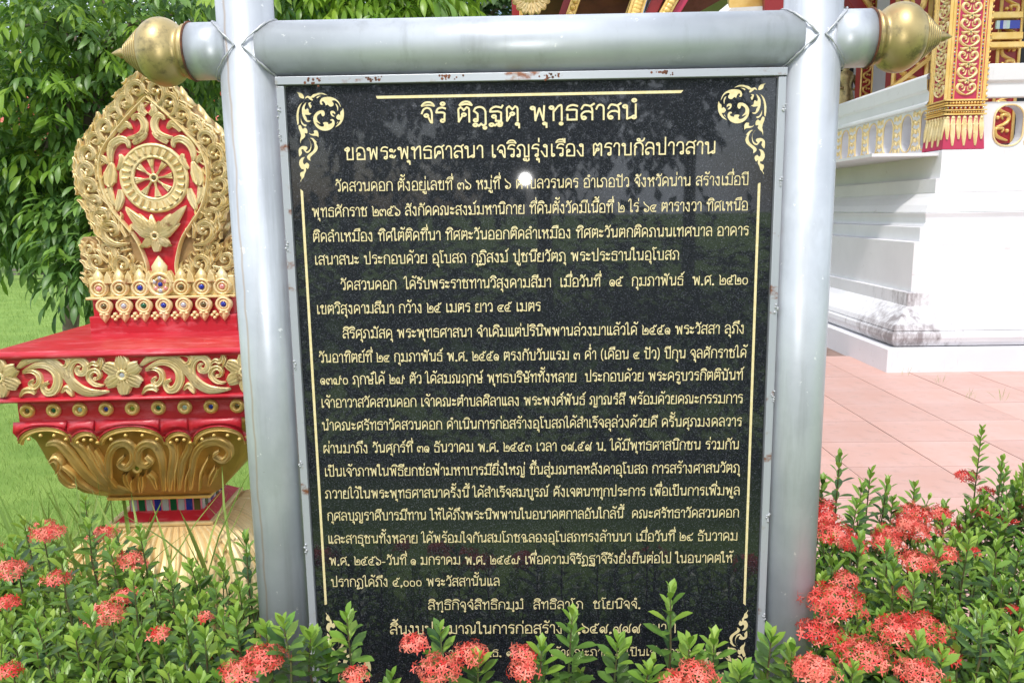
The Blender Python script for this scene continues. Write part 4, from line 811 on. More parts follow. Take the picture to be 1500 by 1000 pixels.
for f_ in (0, 1):
    nr = (0, -1, 0) if f_ == 0 else (-1, 0, 0)
    for z0, z1, dd in ((2.335, 2.35, .03), (2.375, 2.385, .03), (2.415, 2.428, .028), (2.465, 2.48, .03)):
        mb = MB(); mb.prism([(0 - .012, z0), (PW + .012, z0), (PW + .012, z1), (-.012, z1)], -.02, dd, 0, lambda u, z, y: face(f_, u, y, z)); obj('gold_band', mb, M_GOLD2, pil)
    for zz, rr_, nn_ in ((2.362, .010, 16), (2.40, .012, 9), (2.447, .014, 13)):
        mb = MB(); g_ = MB()
        for k in range(nn_):
            u = PW * (k + .5) / nn_; dome(mb, face(f_, u, .012, zz), rr_, nr, h=.014, n=8)
            if nn_ == 9: dome(g_, face(f_, u, .026, zz), rr_ * .55, nr, h=.004, n=6)
        obj('bead_row', mb, M_GOLD2, pil, True)
        if nn_ == 9: obj('mirror', g_, GEMS[2], pil, True)
    for u in (.012, .045, .075, .30, .33, .363):       # long gold fillets
        mb = MB(); ribbon(mb, [face(f_, u, 0, 2.48), face(f_, u, 0, 4.5)], [.009 if .02 < u < .35 else .020] * 2, nr, h=.013, ridges=1, n=1, q=5); obj('gold_fillet', mb, M_GOLD2, pil, True)
    for u in (.060, .315):
        for k in range(26):
            z = 2.50 + k * .034; mb = MB(); dome(mb, face(f_, u, .0, z), .0085, nr, h=.007, n=7); obj('mirror', mb, GEMS[[0, 2, 5, 1, 2, 5, 3][(k + int(u * 50)) % 7]], pil, True)
    for k in range(7):       # arabesque of paired curls with a lozenge
        z = 2.53 + k * .145; mb = MB(); cu = PW / 2
        for s_ in (-1, 1):
            ribbon(mb, [face(f_, cu, 0, z - .01), face(f_, cu + s_ * .05, 0, z + .01), face(f_, cu + s_ * .085, 0, z + .045), face(f_, cu + s_ * .07, 0, z + .085), face(f_, cu + s_ * .035, 0, z + .075), face(f_, cu + s_ * .04, 0, z + .05)], [.006, .015, .017, .017, .014, .008], nr, h=.018, ridges=1, n=3, q=5)
            ribbon(mb, [face(f_, cu + s_ * .01, 0, z + .07), face(f_, cu + s_ * .02, 0, z + .03), face(f_, cu + s_ * .045, 0, z + .03)], [.005, .010, .005], nr, h=.014, ridges=1, n=3, q=5)
            ribbon(mb, [face(f_, cu + s_ * .03, 0, z + .125), face(f_, cu + s_ * .06, 0, z + .115), face(f_, cu + s_ * .085, 0, z + .13)], [.012, .018, .004], nr, h=.016, ridges=1, n=3, q=5)
        for a in range(6): petal(mb, np.array(face(f_, cu, .004, z + .12)), a * PI / 3, .034, .013, nr, .014, X=(1, 0, 0) if f_ == 0 else (0, 1, 0), ridges=1)
        o = obj('gold_arabesque', mb, M_GOLD, pil, True); mb = MB(); dome(mb, face(f_, cu, .014, z + .12), .008, nr, h=.006, n=8); obj('mirror', mb, GEMS[1], o, True)
    for k in range(7):       # hanging lotus petals on the foot
        u = PW * (k + .5) / 7; long_ = k % 2; mb = MB(); zt = 2.33
        ribbon(mb, [face(f_, u, .014, zt - .015), face(f_, u, .018, zt - .06), face(f_, u, .027, zt - (.17 if long_ else .12)), face(f_, u, .034, zt - (.28 if long_ else .22))], [.014, .023, .024, .007], nr, h=.014, ridges=3, n=3); dome(mb, face(f_, u, .014, zt - .02), .02, nr, h=.016, n=8); obj('gold_petal', mb, M_GOLD, pil, True)
        if k < 6: mb = MB(); ribbon(mb, [face(f_, u, .016, zt - .03), face(f_, u + PW / 14, .020, zt - .085), face(f_, u + PW / 7, .016, zt - .03)], [.006] * 2, nr, h=.01, ridges=1, n=4, q=5); obj('gold_swag', mb, M_GOLD, pil, True)
    mb = MB()
    for k in range(24): z = 2.5 + k * .05; mb.tube([face(f_, -.004 if f_ else PW + .004, .0, z), face(f_, -.02 if f_ else PW + .02, .004, z + .02)], [.012, .001], 5)
    obj('edge_spikes', mb, M_GOLD2, pil, True)
# porch interior, seen over the handrail
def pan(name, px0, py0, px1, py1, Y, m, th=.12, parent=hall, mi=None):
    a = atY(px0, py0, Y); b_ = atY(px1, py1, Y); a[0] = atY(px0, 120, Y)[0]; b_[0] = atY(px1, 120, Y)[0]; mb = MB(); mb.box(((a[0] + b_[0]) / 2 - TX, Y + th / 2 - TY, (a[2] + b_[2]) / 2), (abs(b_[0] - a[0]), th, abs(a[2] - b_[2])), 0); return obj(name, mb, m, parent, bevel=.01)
mb = MB(); mb.box((4.2, 4.6, 2.0 - .02), (8.2, 7.6, .03)); obj('porch_floor', mb, M_WHITE, hall)
mb = MB(); mb.box((4.4, 5.6, 4.2), (8.4, .2, 4.4)); obj('inner_wall', mb, M_WHITE, hall)
mb = MB(); mb.box((5.6, 8.0, 5.9), (11.5, 14, .15)); obj('roof_slab', mb, M_MAH, hall)
def pilaster(px0, px1, py0, py1, Y, lab=None):
    x0, x1, z0, z1 = atY(px0, 100, Y)[0] - TX, atY(px1, 100, Y)[0] - TX, atY(px0, py1, Y)[2], atY(px1, py0, Y)[2]; y = Y - TY
    mb = MB(); mb.box(((x0 + x1) / 2, y + .08, (z0 + z1) / 2), (x1 - x0, .16, z1 - z0)); o = obj('decorated_pilaster', mb, M_DRED, hall)
    w = x1 - x0; mb = MB()
    for u in (x0 + w * .06, x1 - w * .06): mb.box((u, y - .008, (z0 + z1) / 2), (w * .12, .02, z1 - z0))
    z = z0 + .03; k = 0
    while z < z1 - .02:
        cx_ = (x0 + x1) / 2; s_ = 1 if k % 2 else -1
        ribbon(mb, [(cx_ - s_ * w * .25, y, z), (cx_ + s_ * w * .2, y, z + w * .2), (cx_ + s_ * w * .25, y, z + w * .5), (cx_ - s_ * w * .05, y, z + w * .5), (cx_, y, z + w * .32)], [w * .05, w * .09, w * .1, w * .08, w * .03], h=.03, ridges=1, n=3, q=5)
        dome(mb, (cx_ - s_ * w * .22, y, z + w * .4), w * .09, h=.03, n=6); z += w * .55; k += 1
    obj('gold_carving', mb, M_GOLD2, o, True)
pilaster(1261, 1279, -40, 300, 11.3); pilaster(1306, 1360, -60, 300, 10.6); pilaster(1457, 1492, -60, 210, 9.6); pilaster(1362, 1378, -60, 300, 11.8); 
mb = MB(); a = atY(1457, 30, 9.55); b_ = atY(1490, 45, 9.55)
for k in range(7):
    x_ = a[0] + (b_[0] - a[0]) * (k + .5) / 7 - TX; mb2 = MB(); mb2.box((x_, 9.52 - TY, (a[2] + b_[2]) / 2), (.038, .03, .09)); obj('mirror', mb2, GEMS[[2, 0, 5, 2, 0, 0, 0][k]], hall)
for py0, py1, w in ((18, 27, .05), (48, 58, .05), (62, 70, .09)):
    a = atY(1455, py0, 9.5); b_ = atY(1494, py1, 9.5); mb = MB(); mb.box(((a[0] + b_[0]) / 2 - TX, 9.56 - TY, (a[2] + b_[2]) / 2), (b_[0] - a[0] + w, .16, a[2] - b_[2])); obj('gold_capital_band', mb, M_GOLD2, hall, bevel=.008)
pan('dark_doorway', 1492, -60, 1640, 230, 10.2, M_BLACK, .3)
# dim carved figure in a niche beyond the left post
pan('niche', 1222, 96, 1250, 300, 11.9, M_BLACK, .06)
mb = MB(); f0 = atY(1239, 120, 11.7); fx_, fz_ = f0[0] - TX, f0[2]; fy_ = 11.72 - TY
mb.lathe([(.001, .36), (.035, .31), (.05, .27), (.075, .24), (.07, .2), (.04, .16), (.1, .12), (.115, .05), (.085, -.05), (.12, -.2), (.14, -.4), (.1, -.6)], 12, 0, Matrix.Translation((fx_, fy_, fz_)))
mb.tube([(fx_ + .1, fy_, fz_ + .08), (fx_ + .17, fy_ - .05, fz_ - .08), (fx_ + .08, fy_ - .12, fz_ - .12)], [.035, .03, .02], 8)
mb.tube([(fx_ - .1, fy_, fz_ + .08), (fx_ - .16, fy_ - .05, fz_ - .08), (fx_ - .07, fy_ - .12, fz_ - .1)], [.035, .03, .02], 8); obj('carved_figure', mb, M_FIN, hall, True)
def beam(name, p0, p1, Y, w, m, th=.18, Y1=None):
    a = atY(*p0, Y); b_ = atY(*p1, Y1 or Y); mb = MB(); a = a - [TX, TY, 0]; b_ = b_ - [TX, TY, 0]; d = _n(b_ - a); s_ = _n(np.cross(d, [0, 1, 0])) * w / 2; t_ = np.array([0, th, 0])
    mb.add([a - s_, a + s_, a + s_ + t_, a - s_ + t_, b_ - s_, b_ + s_, b_ + s_ + t_, b_ - s_ + t_], [(3, 2, 1, 0), (4, 5, 6, 7), (0, 1, 5, 4), (1, 2, 6, 5), (2, 3, 7, 6), (3, 0, 4, 7)]); return obj(name, mb, m, hall, bevel=.006)
beam('red_brace', (1215, -60), (1300, 60), 11.2, .22, M_DRED); beam('gold_brace_edge', (1222, -66), (1308, 54), 11.15, .05, M_GOLD2)
beam('gold_brace_edge', (1306, 130), (1372, 78), 10.5, .05, M_GOLD2)
# roof boards and gilded barge boards over the path
def quadroof(name, P, Y, m, th=.1):
    mb = MB(); q = [atY(x, y, yy) - [TX, TY, 0] for (x, y), yy in zip(P, Y)]; n_ = len(q); mb.add([*q, *[v + np.array([0, th, th]) for v in q]], [tuple(range(n_)), tuple(range(2 * n_ - 1, n_ - 1, -1))] + [(i, i + n_, (i + 1) % n_ + n_, (i + 1) % n_) for i in range(n_)]); return obj(name, mb, m, hall)
quadroof('roof_boards', [(757, 60), (820, 60), (890, -160), (757, -160)], [10.2, 10.2, 8.6, 8.6], M_MAH)
quadroof('roof_boards', [(822, 60), (912, 60), (985, -160), (892, -160)], [10.0, 10.0, 8.6, 8.6], M_MAH)
quadroof('roof_boards', [(940, 45), (975, 45), (1165, -60), (1170, -200), (1010, -200)], [9.6, 9.6, 9.0, 8.6, 8.6], M_MAH)
quadroof('roof_boards', [(1120, 60), (1165, 60), (1165, -100), (1120, -100)], [10.4] * 4, M_DRED)
quadroof('porch_gable_wall', [(1000, 70), (1240, 70), (1240, -90), (1160, -60)], [11.6] * 4, M_WHITE)
for a, b_, w, m, Y in (((812, 60), (890, -160), .11, M_DRED, 9.4), ((822, 60), (900, -160), .10, M_GOLD2, 9.3), ((905, 60), (985, -160), .05, M_GOLD2, 9.4), ((918, 60), (955, -60), .16, M_GOLD2, 9.1), ((935, 60), (1010, -100), .12, M_DRED, 9.2), ((952, 60), (1030, -80), .12, M_GOLD2, 9.0), ((965, 60), (1052, -80), .08, M_MAG, 9.05), ((760, 60), (757, -60), .14, M_DRED, 9.4), ((764, 60), (762, -60), .04, M_GOLD2, 9.3)):
    o = beam('barge_board', a, b_, Y, w, m)
    if m is M_GOLD2 and w > .09:
        mb = MB(); A = atY(*a, Y - .01) - [TX, TY, 0]; Bq = atY(*b_, Y - .01) - [TX, TY, 0]
        for k in range(22): dome(mb, A + (Bq - A) * k / 22, w * .36, h=.03, n=7)
        obj('gold_beading', mb, M_GOLD2, o, True)
quadroof('gold_lintel', [(1068, 12), (1140, 8), (1140, -30), (1068, -26)], [10.8] * 4, M_GOLD2)
a = atY(778, -6, 9.0) - [TX, TY, 0]; mb = MB(); dome(mb, a, .20, h=.12, n=16, ry=.12); 
for k in range(9): petal(mb, a + np.array([0, -.05, 0]), PI + PI * k / 8, .22, .05, h=.05)
obj('eave_boss', mb, M_GOLD3, hall, True)

# ------------------------------------------------------------ plants
def leaf_tmpl(rows=5, wid=.36, fold=.12, curl=.18, tipw=.0, pos=.5):
    vs = []; fs = []
    for i in range(rows + 1):
        t_ = i / rows; w = wid / 2 * (math.sin(PI * t_ ** (1.5 if pos > .6 else 1.15)) ** .75 if 0 < t_ < 1 else .03); z = -curl * t_ * t_
        vs += [(-w, t_, z + fold * w * 2), (0, t_, z), (w, t_, z + fold * w * 2)]
    for i in range(rows):
        for j in (0, 1): fs.append((3 * i + j, 3 * i + j + 1, 3 * i + 4 + j, 3 * i + 3 + j))
    return np.array(vs), np.array(fs)
def frames(pos, d, nrm, sc):
    """(n,3) arrays -> (n,4,4): Y along d, Z near nrm"""
    d = d / np.linalg.norm(d, axis=1, keepdims=True); x = np.cross(d, nrm); x /= np.linalg.norm(x, axis=1, keepdims=True) + 1e-9; z = np.cross(x, d)
    M = np.zeros((len(pos), 4, 4)); M[:, :3, 0] = x * sc[:, None]; M[:, :3, 1] = d * sc[:, None]; M[:, :3, 2] = z * sc[:, None]; M[:, :3, 3] = pos; M[:, 3, 3] = 1; return M
def bake(name, tmpl, M, tone, mats, mi=None, parent=None, kind='stuff', origin=(0, 0, 0)):
    tv, tf = tmpl; n = len(M); k = len(tv)
    if n == 0: return None
    V = np.einsum('nij,kj->nki', M[:, :3, :3], tv) + M[:, None, :3, 3] - np.array(origin)
    F = (tf[None] + (np.arange(n) * k)[:, None, None]).reshape(-1, tf.shape[1])
    me = bpy.data.meshes.new(name); me.vertices.add(n * k); me.vertices.foreach_set('co', V.ravel()); s_ = tf.shape[1]
    me.loops.add(len(F) * s_); me.loops.foreach_set('vertex_index', F.ravel().astype(np.int32)); me.polygons.add(len(F)); me.polygons.foreach_set('loop_start', np.arange(len(F), dtype=np.int32) * s_)
    if mi is not None: me.polygons.foreach_set('material_index', np.repeat(mi, len(tf)).astype(np.int32))
    me.polygons.foreach_set('use_smooth', np.ones(len(F), bool)); me.update(calc_edges=True)
    at = me.attributes.new('tone', 'FLOAT', 'POINT'); at.data.foreach_set('value', np.repeat(tone, k).astype(np.float32))
    for m in mats: me.materials.append(m)
    o = bpy.data.objects.new(name, me); link(o, parent)
    if kind: o['kind'] = kind
    return o
TONES = (.05, .3, .55, .8, 1.0)
def tone_meshes(name, tmpl, mats, key):
    out = {}
    for mi_, m in enumerate(mats):
        for ti, tn in enumerate(TONES):
            me = bpy.data.meshes.new(name); me.from_pydata(tmpl[0].tolist(), [], tmpl[1].tolist()); me.materials.append(m)
            me.polygons.foreach_set('use_smooth', [True] * len(me.polygons)); at = me.attributes.new('tone', 'FLOAT', 'POINT'); at.data.foreach_set('value', [tn] * len(tmpl[0])); out[(mi_, ti)] = me
    return out
def plant_leaves(parent, org, tmpl, tms, M, tone, mi, nobj, mats):
    """the leaves that show largest are objects, the rest one stuff part"""
    c = M[:, :3, 3] + M[:, :3, 1] * .5; px_, py_, dd = proj(c); sz = np.linalg.norm(M[:, :3, 1], axis=1) / np.maximum(dd, .1)
    ok = (dd > .1) & (px_ > 0) & (px_ < 1500) & (py_ > 0) & (py_ < 1000); sz = np.where(ok, sz, 0); sz = sz + c[:, 2] * .015 * ok
    idx = np.argsort(-sz)[:nobj]; idx = idx[sz[idx] > 0]; rest = np.ones(len(M), bool); rest[idx] = False
    T = Matrix.Translation((-org[0], -org[1], -org[2]))
    for i in idx:
        me = tms[(int(mi[i]), int(np.argmin([abs(tone[i] - q) for q in TONES])))]; o = bpy.data.objects.new('leaf', me); COL.objects.link(o); o.parent = parent; o.matrix_local = T @ Matrix(M[i].tolist())
    if rest.any(): bake('foliage', tmpl, M[rest], tone[rest], mats, mi[rest], parent, origin=org)

# --- ixora shrubs
IXT = leaf_tmpl(5, .42, .12, .2, pos=.7); IXM = [M_IXL, M_IXY]; IXO = tone_meshes('leaf', IXT, IXM, 'i')
fv = []; ff = []
for k in range(4):      # floret: four narrow pointed petals and a tube
    a = k * PI / 2; c_, s_ = math.cos(a), math.sin(a); b_ = len(fv)
    for (u, v, z) in ((.02, -.05, 0), (.02, .05, 0), (.36, .13, .05), (.36, -.13, .05), (.72, 0, -.04)): fv.append((u * c_ - v * s_, u * s_ + v * c_, z))
    ff += [(b_, b_ + 3, b_ + 2, b_ + 1), (b_ + 3, b_ + 4, b_ + 4, b_ + 2)]
    ff[-1] = (b_ + 3, b_ + 4, b_ + 2, b_ + 2)
fv = np.array(fv)
ff = np.array([f for f in ff]); 
tri = []
for f in ff: tri += [(f[0], f[1], f[2])] + ([(f[0], f[2], f[3])] if f[2] != f[3] else [])
b_ = len(fv); fv = np.vstack([fv, [(-.04, 0, 0), (.04, 0, 0), (.02, .0, -1.3)]]); tri.append((b_, b_ + 1, b_ + 2)); FLT = (fv, np.array(tri))
def cluster_arrays(c, r, n, tone0=.5, flat=.62):
    P = []; 
    for i in range(n):
        ph = i * 2.39996; ct = 1 - (i + .5) / n * .92; st_ = math.sqrt(max(0, 1 - ct * ct)); P.append((st_ * math.cos(ph), st_ * math.sin(ph), ct * flat))
    P = np.array(P); lob = .88 + .16 * np.sin(5 * np.arctan2(P[:, 1], P[:, 0]) + NR.uniform(0, 6)) * (1 - P[:, 2]); P = P * (r * lob * NR.uniform(.74, 1.12, n))[:, None]; d = P / np.linalg.norm(P, axis=1, keepdims=True); d = d + NR.normal(0, .32, d.shape); d /= np.linalg.norm(d, axis=1, keepdims=True)
    t_ = np.cross(d, NR.normal(0, 1, d.shape)); M = frames(P + np.array(c), t_, d, NR.uniform(.0115, .0155, n)); return M, np.clip(NR.normal(tone0 + .1, .33, n), 0, 1)
def sprig(base, tip, n, ln, young, spread=1.0, a0=None):
    """decussate leaf pairs along a stem; returns arrays"""
    base = np.array(base); tip = np.array(tip); ax = tip - base; H = np.linalg.norm(ax); ax /= H; pos = []; dr = []; nr = []; sc = []; yg = []
    e1 = _n(np.cross(ax, [.3, .9, .1])); e2 = np.cross(ax, e1); a0 = R.uniform(0, PI) if a0 is None else a0
    for i in range(n):
        t_ = i / (n - 1); p = base + ax * H * (.10 + .90 * t_ ** .75)
        for s_ in (0, PI):
            a = a0 + (i % 2) * PI / 2 + s_ + R.uniform(-.25, .25); o_ = e1 * math.cos(a) + e2 * math.sin(a); el = math.radians((24 + 54 * t_ ** 2) + R.uniform(-10, 10) * (1.2 - t_)) * (2 - spread)
            d = o_ * math.cos(el) + ax * math.sin(el); pos.append(p); dr.append(d); nr.append(ax * math.cos(el) - o_ * math.sin(el)); sc.append(ln * (1.08 - .16 * t_ - .34 * t_ ** 4) * R.uniform(.78, 1.15)); yg.append(t_)
    return pos, dr, nr, sc, yg
def shrub(label, sprigs, clusters, org):
    """sprigs: (base, tip, n, len); clusters: (centre, radius, n, tone)"""
    root = thing('ixora_shrub', label, 'shrub', org, 0, 'red flowering ixora shrubs of the hedge')
    A = [[], [], [], [], []]; mb = MB()
    for base, tip, n, ln in sprigs:
        for q, v in zip(A, sprig(base, tip, n, ln, 0)): q.extend(v)
        mid = (np.array(base) + np.array(tip)) / 2 + NR.normal(0, .004, 3); mb.tube([np.array(base) - org, mid - org, np.array(tip) - org], [.0028, .0022, .0012], 5)
    obj('stem', mb, M_STEM, root, kind='stuff')
    pos, dr, nr, sc, yg = [np.array(v) for v in A]; M = frames(pos, dr, nr, sc); tone = np.clip(NR.normal(.42, .26, len(pos)) + yg * .15, 0, 1); mi = (yg + NR.normal(0, .15, len(yg)) > .64).astype(int)
    plant_leaves(root, org, IXT, IXO, M, tone, mi, 70, IXM)
    for c, r, n, tn in clusters:
        Mc, tt = cluster_arrays(c, r, n, tn); bake('flower_cluster', FLT, Mc, tt, [M_IXF], None, root, None, origin=org)
HZ = lambda x, y: .655 + .03 * math.sin(5 * x + 1) + .025 * math.sin(7 * y + 3 * x)
def fill(x0, x1, y0, y1, hz, n, jit=.35, ln=.047):
    out = []; nx = max(2, int(round(math.sqrt(n * (x1 - x0) / (y1 - y0))))); ny = max(1, int(round(n / nx)))
    for i in range(nx):
        for j in range(ny):
            x_ = x0 + (x1 - x0) * (i + .5 + R.uniform(-jit, jit)) / nx; y_ = y0 + (y1 - y0) * (j + .5 + R.uniform(-jit, jit)) / ny; h_ = hz(x_, y_) + R.gauss(0, .022)
            tl = R.gauss(0, .022), R.gauss(0, .022) - .012; out.append(((x_, y_, h_ - R.uniform(.17, .22)), (x_ + tl[0], y_ + tl[1], h_), R.randint(7, 10), ln * R.uniform(.75, 1.2)))
    return out
def hero(px_, py_, Y, H=.2, n=9, ln=.049, lean=0):
    n = int(n * 1.35)
    t_ = atY(px_, py_, Y); return ((t_[0] + lean, t_[1] + .02, t_[2] - H), tuple(t_), n, ln)
def clus(px_, py_, Y, r=.045, n=46, tone=.5): return (tuple(atY(px_, py_, Y)), r * .95, int(n * 1.45), tone)
# centre strip in front of the board
CEN = [('small leafy shrub with red flowers at the foot of the left silver post', -.62, -.40, [(540 - 125, 915, 1.36, .16), (455, 935, 1.40, .14), (390, 925, 1.42, .14)], [(390, 968, 1.36, .05, 60, .45), (352, 988, 1.34, .045, 50, .5)]),
       ('bright green shrub shoots rising before the lower left corner of the granite board', -.40, -.20, [(508, 905, 1.40, .2), (478, 955, 1.42, .14)], [(520, 992, 1.3, .03, 26, .5)]),
       ('shrub with coral flower heads below the last left hand text line', -.20, .02, [(645, 925, 1.40, .2), (700, 968, 1.36, .14)], [(607, 945, 1.37, .034, 34, .55), (642, 985, 1.34, .052, 66, .6), (690, 962, 1.38, .044, 50, .55), (768, 960, 1.38, .032, 26, .55)]),
       ('leafy shrub covering the figures in the last lines of the board', .02, .22, [(838, 903, 1.40, .22), (793, 948, 1.37, .16), (905, 942, 1.38, .18)], [(765, 985, 1.34, .036, 36, .5)]),
       ('shrub sending one tall pale shoot up across the lower right of the board', .22, .40, [(982, 868, 1.42, .26), (1010, 945, 1.38, .16), (1046, 938, 1.40, .17), (950, 985, 1.33, .1)], [(1020, 990, 1.33, .044, 50, .5), (985, 998, 1.32, .03, 26, .5)]),
       ('dark leaved shrub at the foot of the right silver post', .40, .60, [(1130, 935, 1.42, .18), (1160, 955, 1.40, .14), (1085, 985, 1.34, .1)], [(1190, 985, 1.36, .05, 60, .6)])]
for lab, x0, x1, hs, cs in CEN:
    sp = [hero(a, b_, Y, H, 9, .052) for a, b_, Y, H in hs] + fill(x0, x1, 1.22, 1.46, lambda x, y: .545 + R.uniform(-.02, .02), 26, ln=.048)
    shrub(lab, sp, [clus(*c) for c in cs], np.array([(x0 + x1) / 2, 1.34, 0]))
def side(lab, x0, x1, y0, y1, n, heroes=(), cs=(), hz=HZ):
    shrub(lab, fill(x0, x1, y0, y1, hz, n) + [hero(*h) for h in heroes], [clus(*c) for c in cs], np.array([(x0 + x1) / 2, (y0 + y1) / 2, 0]))
HL = lambda x, y: .60 + .03 * math.sin(6 * x) - .12 * max(0, (x + .95)) * (y > 1.5) - .05 * max(0, y - 1.8)
side('flowering shrub nearest the lower left corner of the photo', -1.22, -.98, 1.22, 1.52, 40, [(50, 905, 1.45, .2), (110, 930, 1.4, .2)], [(10, 735 + 150, 1.5, .03, 30, .3), (12, 985, 1.35, .03, 22, .3)], HL)
side('shrub with two tall pale shoots left of the pedestal foot, low in the photo', -.98, -.78, 1.22, 1.52, 40, [(195, 850, 1.5, .24), (130, 900, 1.42, .2), (270, 905, 1.45, .2)], [(152, 905, 1.5, .05, 64, .55)], HL)
side('leafy shrub directly left of the left silver post, nearest row', -.78, -.58, 1.22, 1.50, 36, [(300, 930, 1.42, .18), (345, 900, 1.45, .18)], [(235, 930, 1.42, .026, 18, .45)], HL)
side('shrub with a broad coral flower head at the left edge of the photo', -1.72, -1.42, 1.52, 1.82, 40, [(20, 800, 1.75, .2)], [(15, 840, 1.66, .05, 60, .55), (70, 785, 1.78, .045, 46, .55)], HL)
side('shrub below a coral flower head, left of the pale gold lotus base', -1.42, -1.16, 1.50, 1.82, 44, [(60, 770, 1.82, .2), (130, 770, 1.8, .2), (90, 820, 1.6, .2)], [(85, 850, 1.6, .035, 34, .45), (75, 782, 1.75, .03, 24, .55)], HL)
side('shrub with a flat flower head in front of the gold base ribs', -1.16, -.92, 1.52, 1.84, 44, [(205, 780, 1.8, .2), (160, 800, 1.75, .2)], [(150, 785, 1.86, .042, 40, .6), (190, 822, 1.78, .04, 40, .55), (185, 875, 1.65, .038, 38, .55)], HL)
side('leafy shrub hiding the lower right of the gold base', -.92, -.66, 1.50, 1.82, 40, [(360, 790, 1.72, .24, 9), (350, 860, 1.7, .2), (280, 830, 1.75, .2), (250, 845, 1.7, .2)], [(300, 905, 1.55, .02, 12, .5)], HL)
side('outermost shrub behind the left edge, beside the lawn', -2.1, -1.70, 1.82, 2.12, 44, [], [(-20, 800, 1.9, .04, 40, .5)], HL)
side('low shrub next to the long grass at the lawn edge', -1.72, -1.42, 1.82, 2.12, 44, [(35, 765, 2.0, .2), (125, 735, 2.05, .22)], [(65, 775, 2.0, .04, 44, .5)], HL)
side('rearmost leafy shrub touching the corner of the pale gold base', -1.42, -1.16, 1.82, 2.06, 34, [(170, 780, 1.95, .2)], [(205, 770 + 60, 1.9, .03, 20, .5)], lambda x, y: HL(x, y) - .05)
HR = lambda x, y: .60 + .04 * math.sin(5 * x + 1) + .16 * max(0, x - 1.15) + .02 * math.sin(9 * y)
side('shrub with a big cascade of red flowers right beside the right silver post', .62, .84, 1.24, 1.56, 36, [(1250, 980, 1.36, .16), (1210, 985, 1.4, .14)], [(1222, 888, 1.52, .075, 130, .2), (1203, 930, 1.5, .055, 70, .15), (1265, 965, 1.42, .062, 90, .45), (1315, 930, 1.48, .062, 90, .3), (1193, 985, 1.36, .045, 46, .65)], HR)
side('shrub with coral heads at the bottom right, second from the silver post', .84, 1.06, 1.24, 1.56, 38, [(1345, 940, 1.42, .16), (1380, 960, 1.4, .16)], [(1345, 990, 1.36, .05, 60, .55), (1350, 925, 1.52, .06, 80, .3), (1390, 965, 1.5, .035, 30, .35)], HR)
side('dense dark green shrub filling the lower right corner', 1.06, 1.34, 1.24, 1.56, 46, [(1440, 900, 1.45, .2), (1490, 940, 1.42, .2)], [(1490, 925, 1.6, .02, 14, .2)], HR)
side('shrub with spidery red flowers behind the right silver post', .68, .90, 1.56, 1.88, 38, [(1260, 790, 1.72, .24), (1205, 850, 1.7, .2), (1300, 800, 1.7, .24), (1310, 850, 1.65, .24)], [(1222, 788, 1.78, .062, 80, .2), (1210, 760, 1.85, .04, 36, .1), (1238, 850, 1.68, .036, 34, .5), (1248, 800, 1.8, .045, 46, .1)], HR)
side('shrub with coral heads among pale shoots, middle of the right bed', .90, 1.16, 1.56, 1.88, 44, [(1310, 825, 1.68, .24), (1340, 850, 1.62, .2), (1375, 800, 1.75, .2), (1290, 905, 1.6, .2)], [(1345, 828, 1.74, .055, 70, .5), (1385, 815, 1.78, .04, 38, .5), (1325, 870, 1.66, .03, 26, .4), (1300, 800, 1.84, .05, 56, .35)], HR)
side('leafy shrub with dark red buds, right of the middle of the right bed', 1.16, 1.46, 1.56, 1.88, 46, [(1420, 790, 1.75, .24), (1470, 850, 1.7, .24), (1460, 800, 1.75, .24)], [(1425, 810, 1.8, .022, 14, .05), (1485, 895, 1.68, .022, 14, .05)], HR)
side('tallish shrub at the right edge of the photo', 1.46, 1.8, 1.56, 1.88, 36, [(1495, 800, 1.8, .2)], [], HR)
side('back row shrub rising behind the right silver post against the pink tiles', .74, 1.02, 1.88, 2.2, 40, [(1230, 672, 2.1, .26, 10), (1205, 705, 2.1, .2), (1275, 695, 2.1, .26, 10), (1262, 715, 2.05, .24), (1300, 705, 2.1, .26, 10), (1255, 740, 2.0, .2)], [(1205, 742, 2.1, .04, 40, .1), (1203, 765, 2.0, .035, 30, .1), (1330, 770, 2.0, .045, 50, .5)], HR)
side('back row shrub topped with coral heads against the pink tiles', 1.02, 1.32, 1.88, 2.2, 44, [(1340, 715, 2.15, .2), (1308, 735, 2.1, .2), (1290, 780, 2.0, .2)], [(1335, 755, 2.12, .062, 84, .3), (1375, 755, 2.15, .045, 48, .3), (1340, 782, 2.05, .07, 90, .4), (1300, 785, 2.0, .05, 56, .3), (1395, 775, 2.15, .04, 36, .3)], HR)
side('tallest shrub with a spire of small leaves standing against the pink tiles', 1.32, 1.62, 1.88, 2.25, 50, [(1438, 632, 2.15, .42, 15, .042), (1468, 678, 2.15, .34, 12), (1425, 740, 2.1, .3, 10), (1452, 745, 2.05, .3, 10), (1490, 710, 2.1, .3, 11), (1400, 790, 2.0, .2), (1480, 740, 2.0, .3, 10)], [(1416, 700, 2.2, .038, 40, .1), (1445, 722, 2.2, .03, 24, .2), (1440, 752, 2.12, .035, 34, .35), (1500, 740, 2.15, .045, 50, .35), (1475, 765, 2.1, .03, 24, .3)], lambda x, y: HR(x, y) + .02)
side('back row shrub at the far right edge', 1.62, 1.95, 1.88, 2.25, 40, [(1500, 690, 2.1, .3, 11)], [], HR)

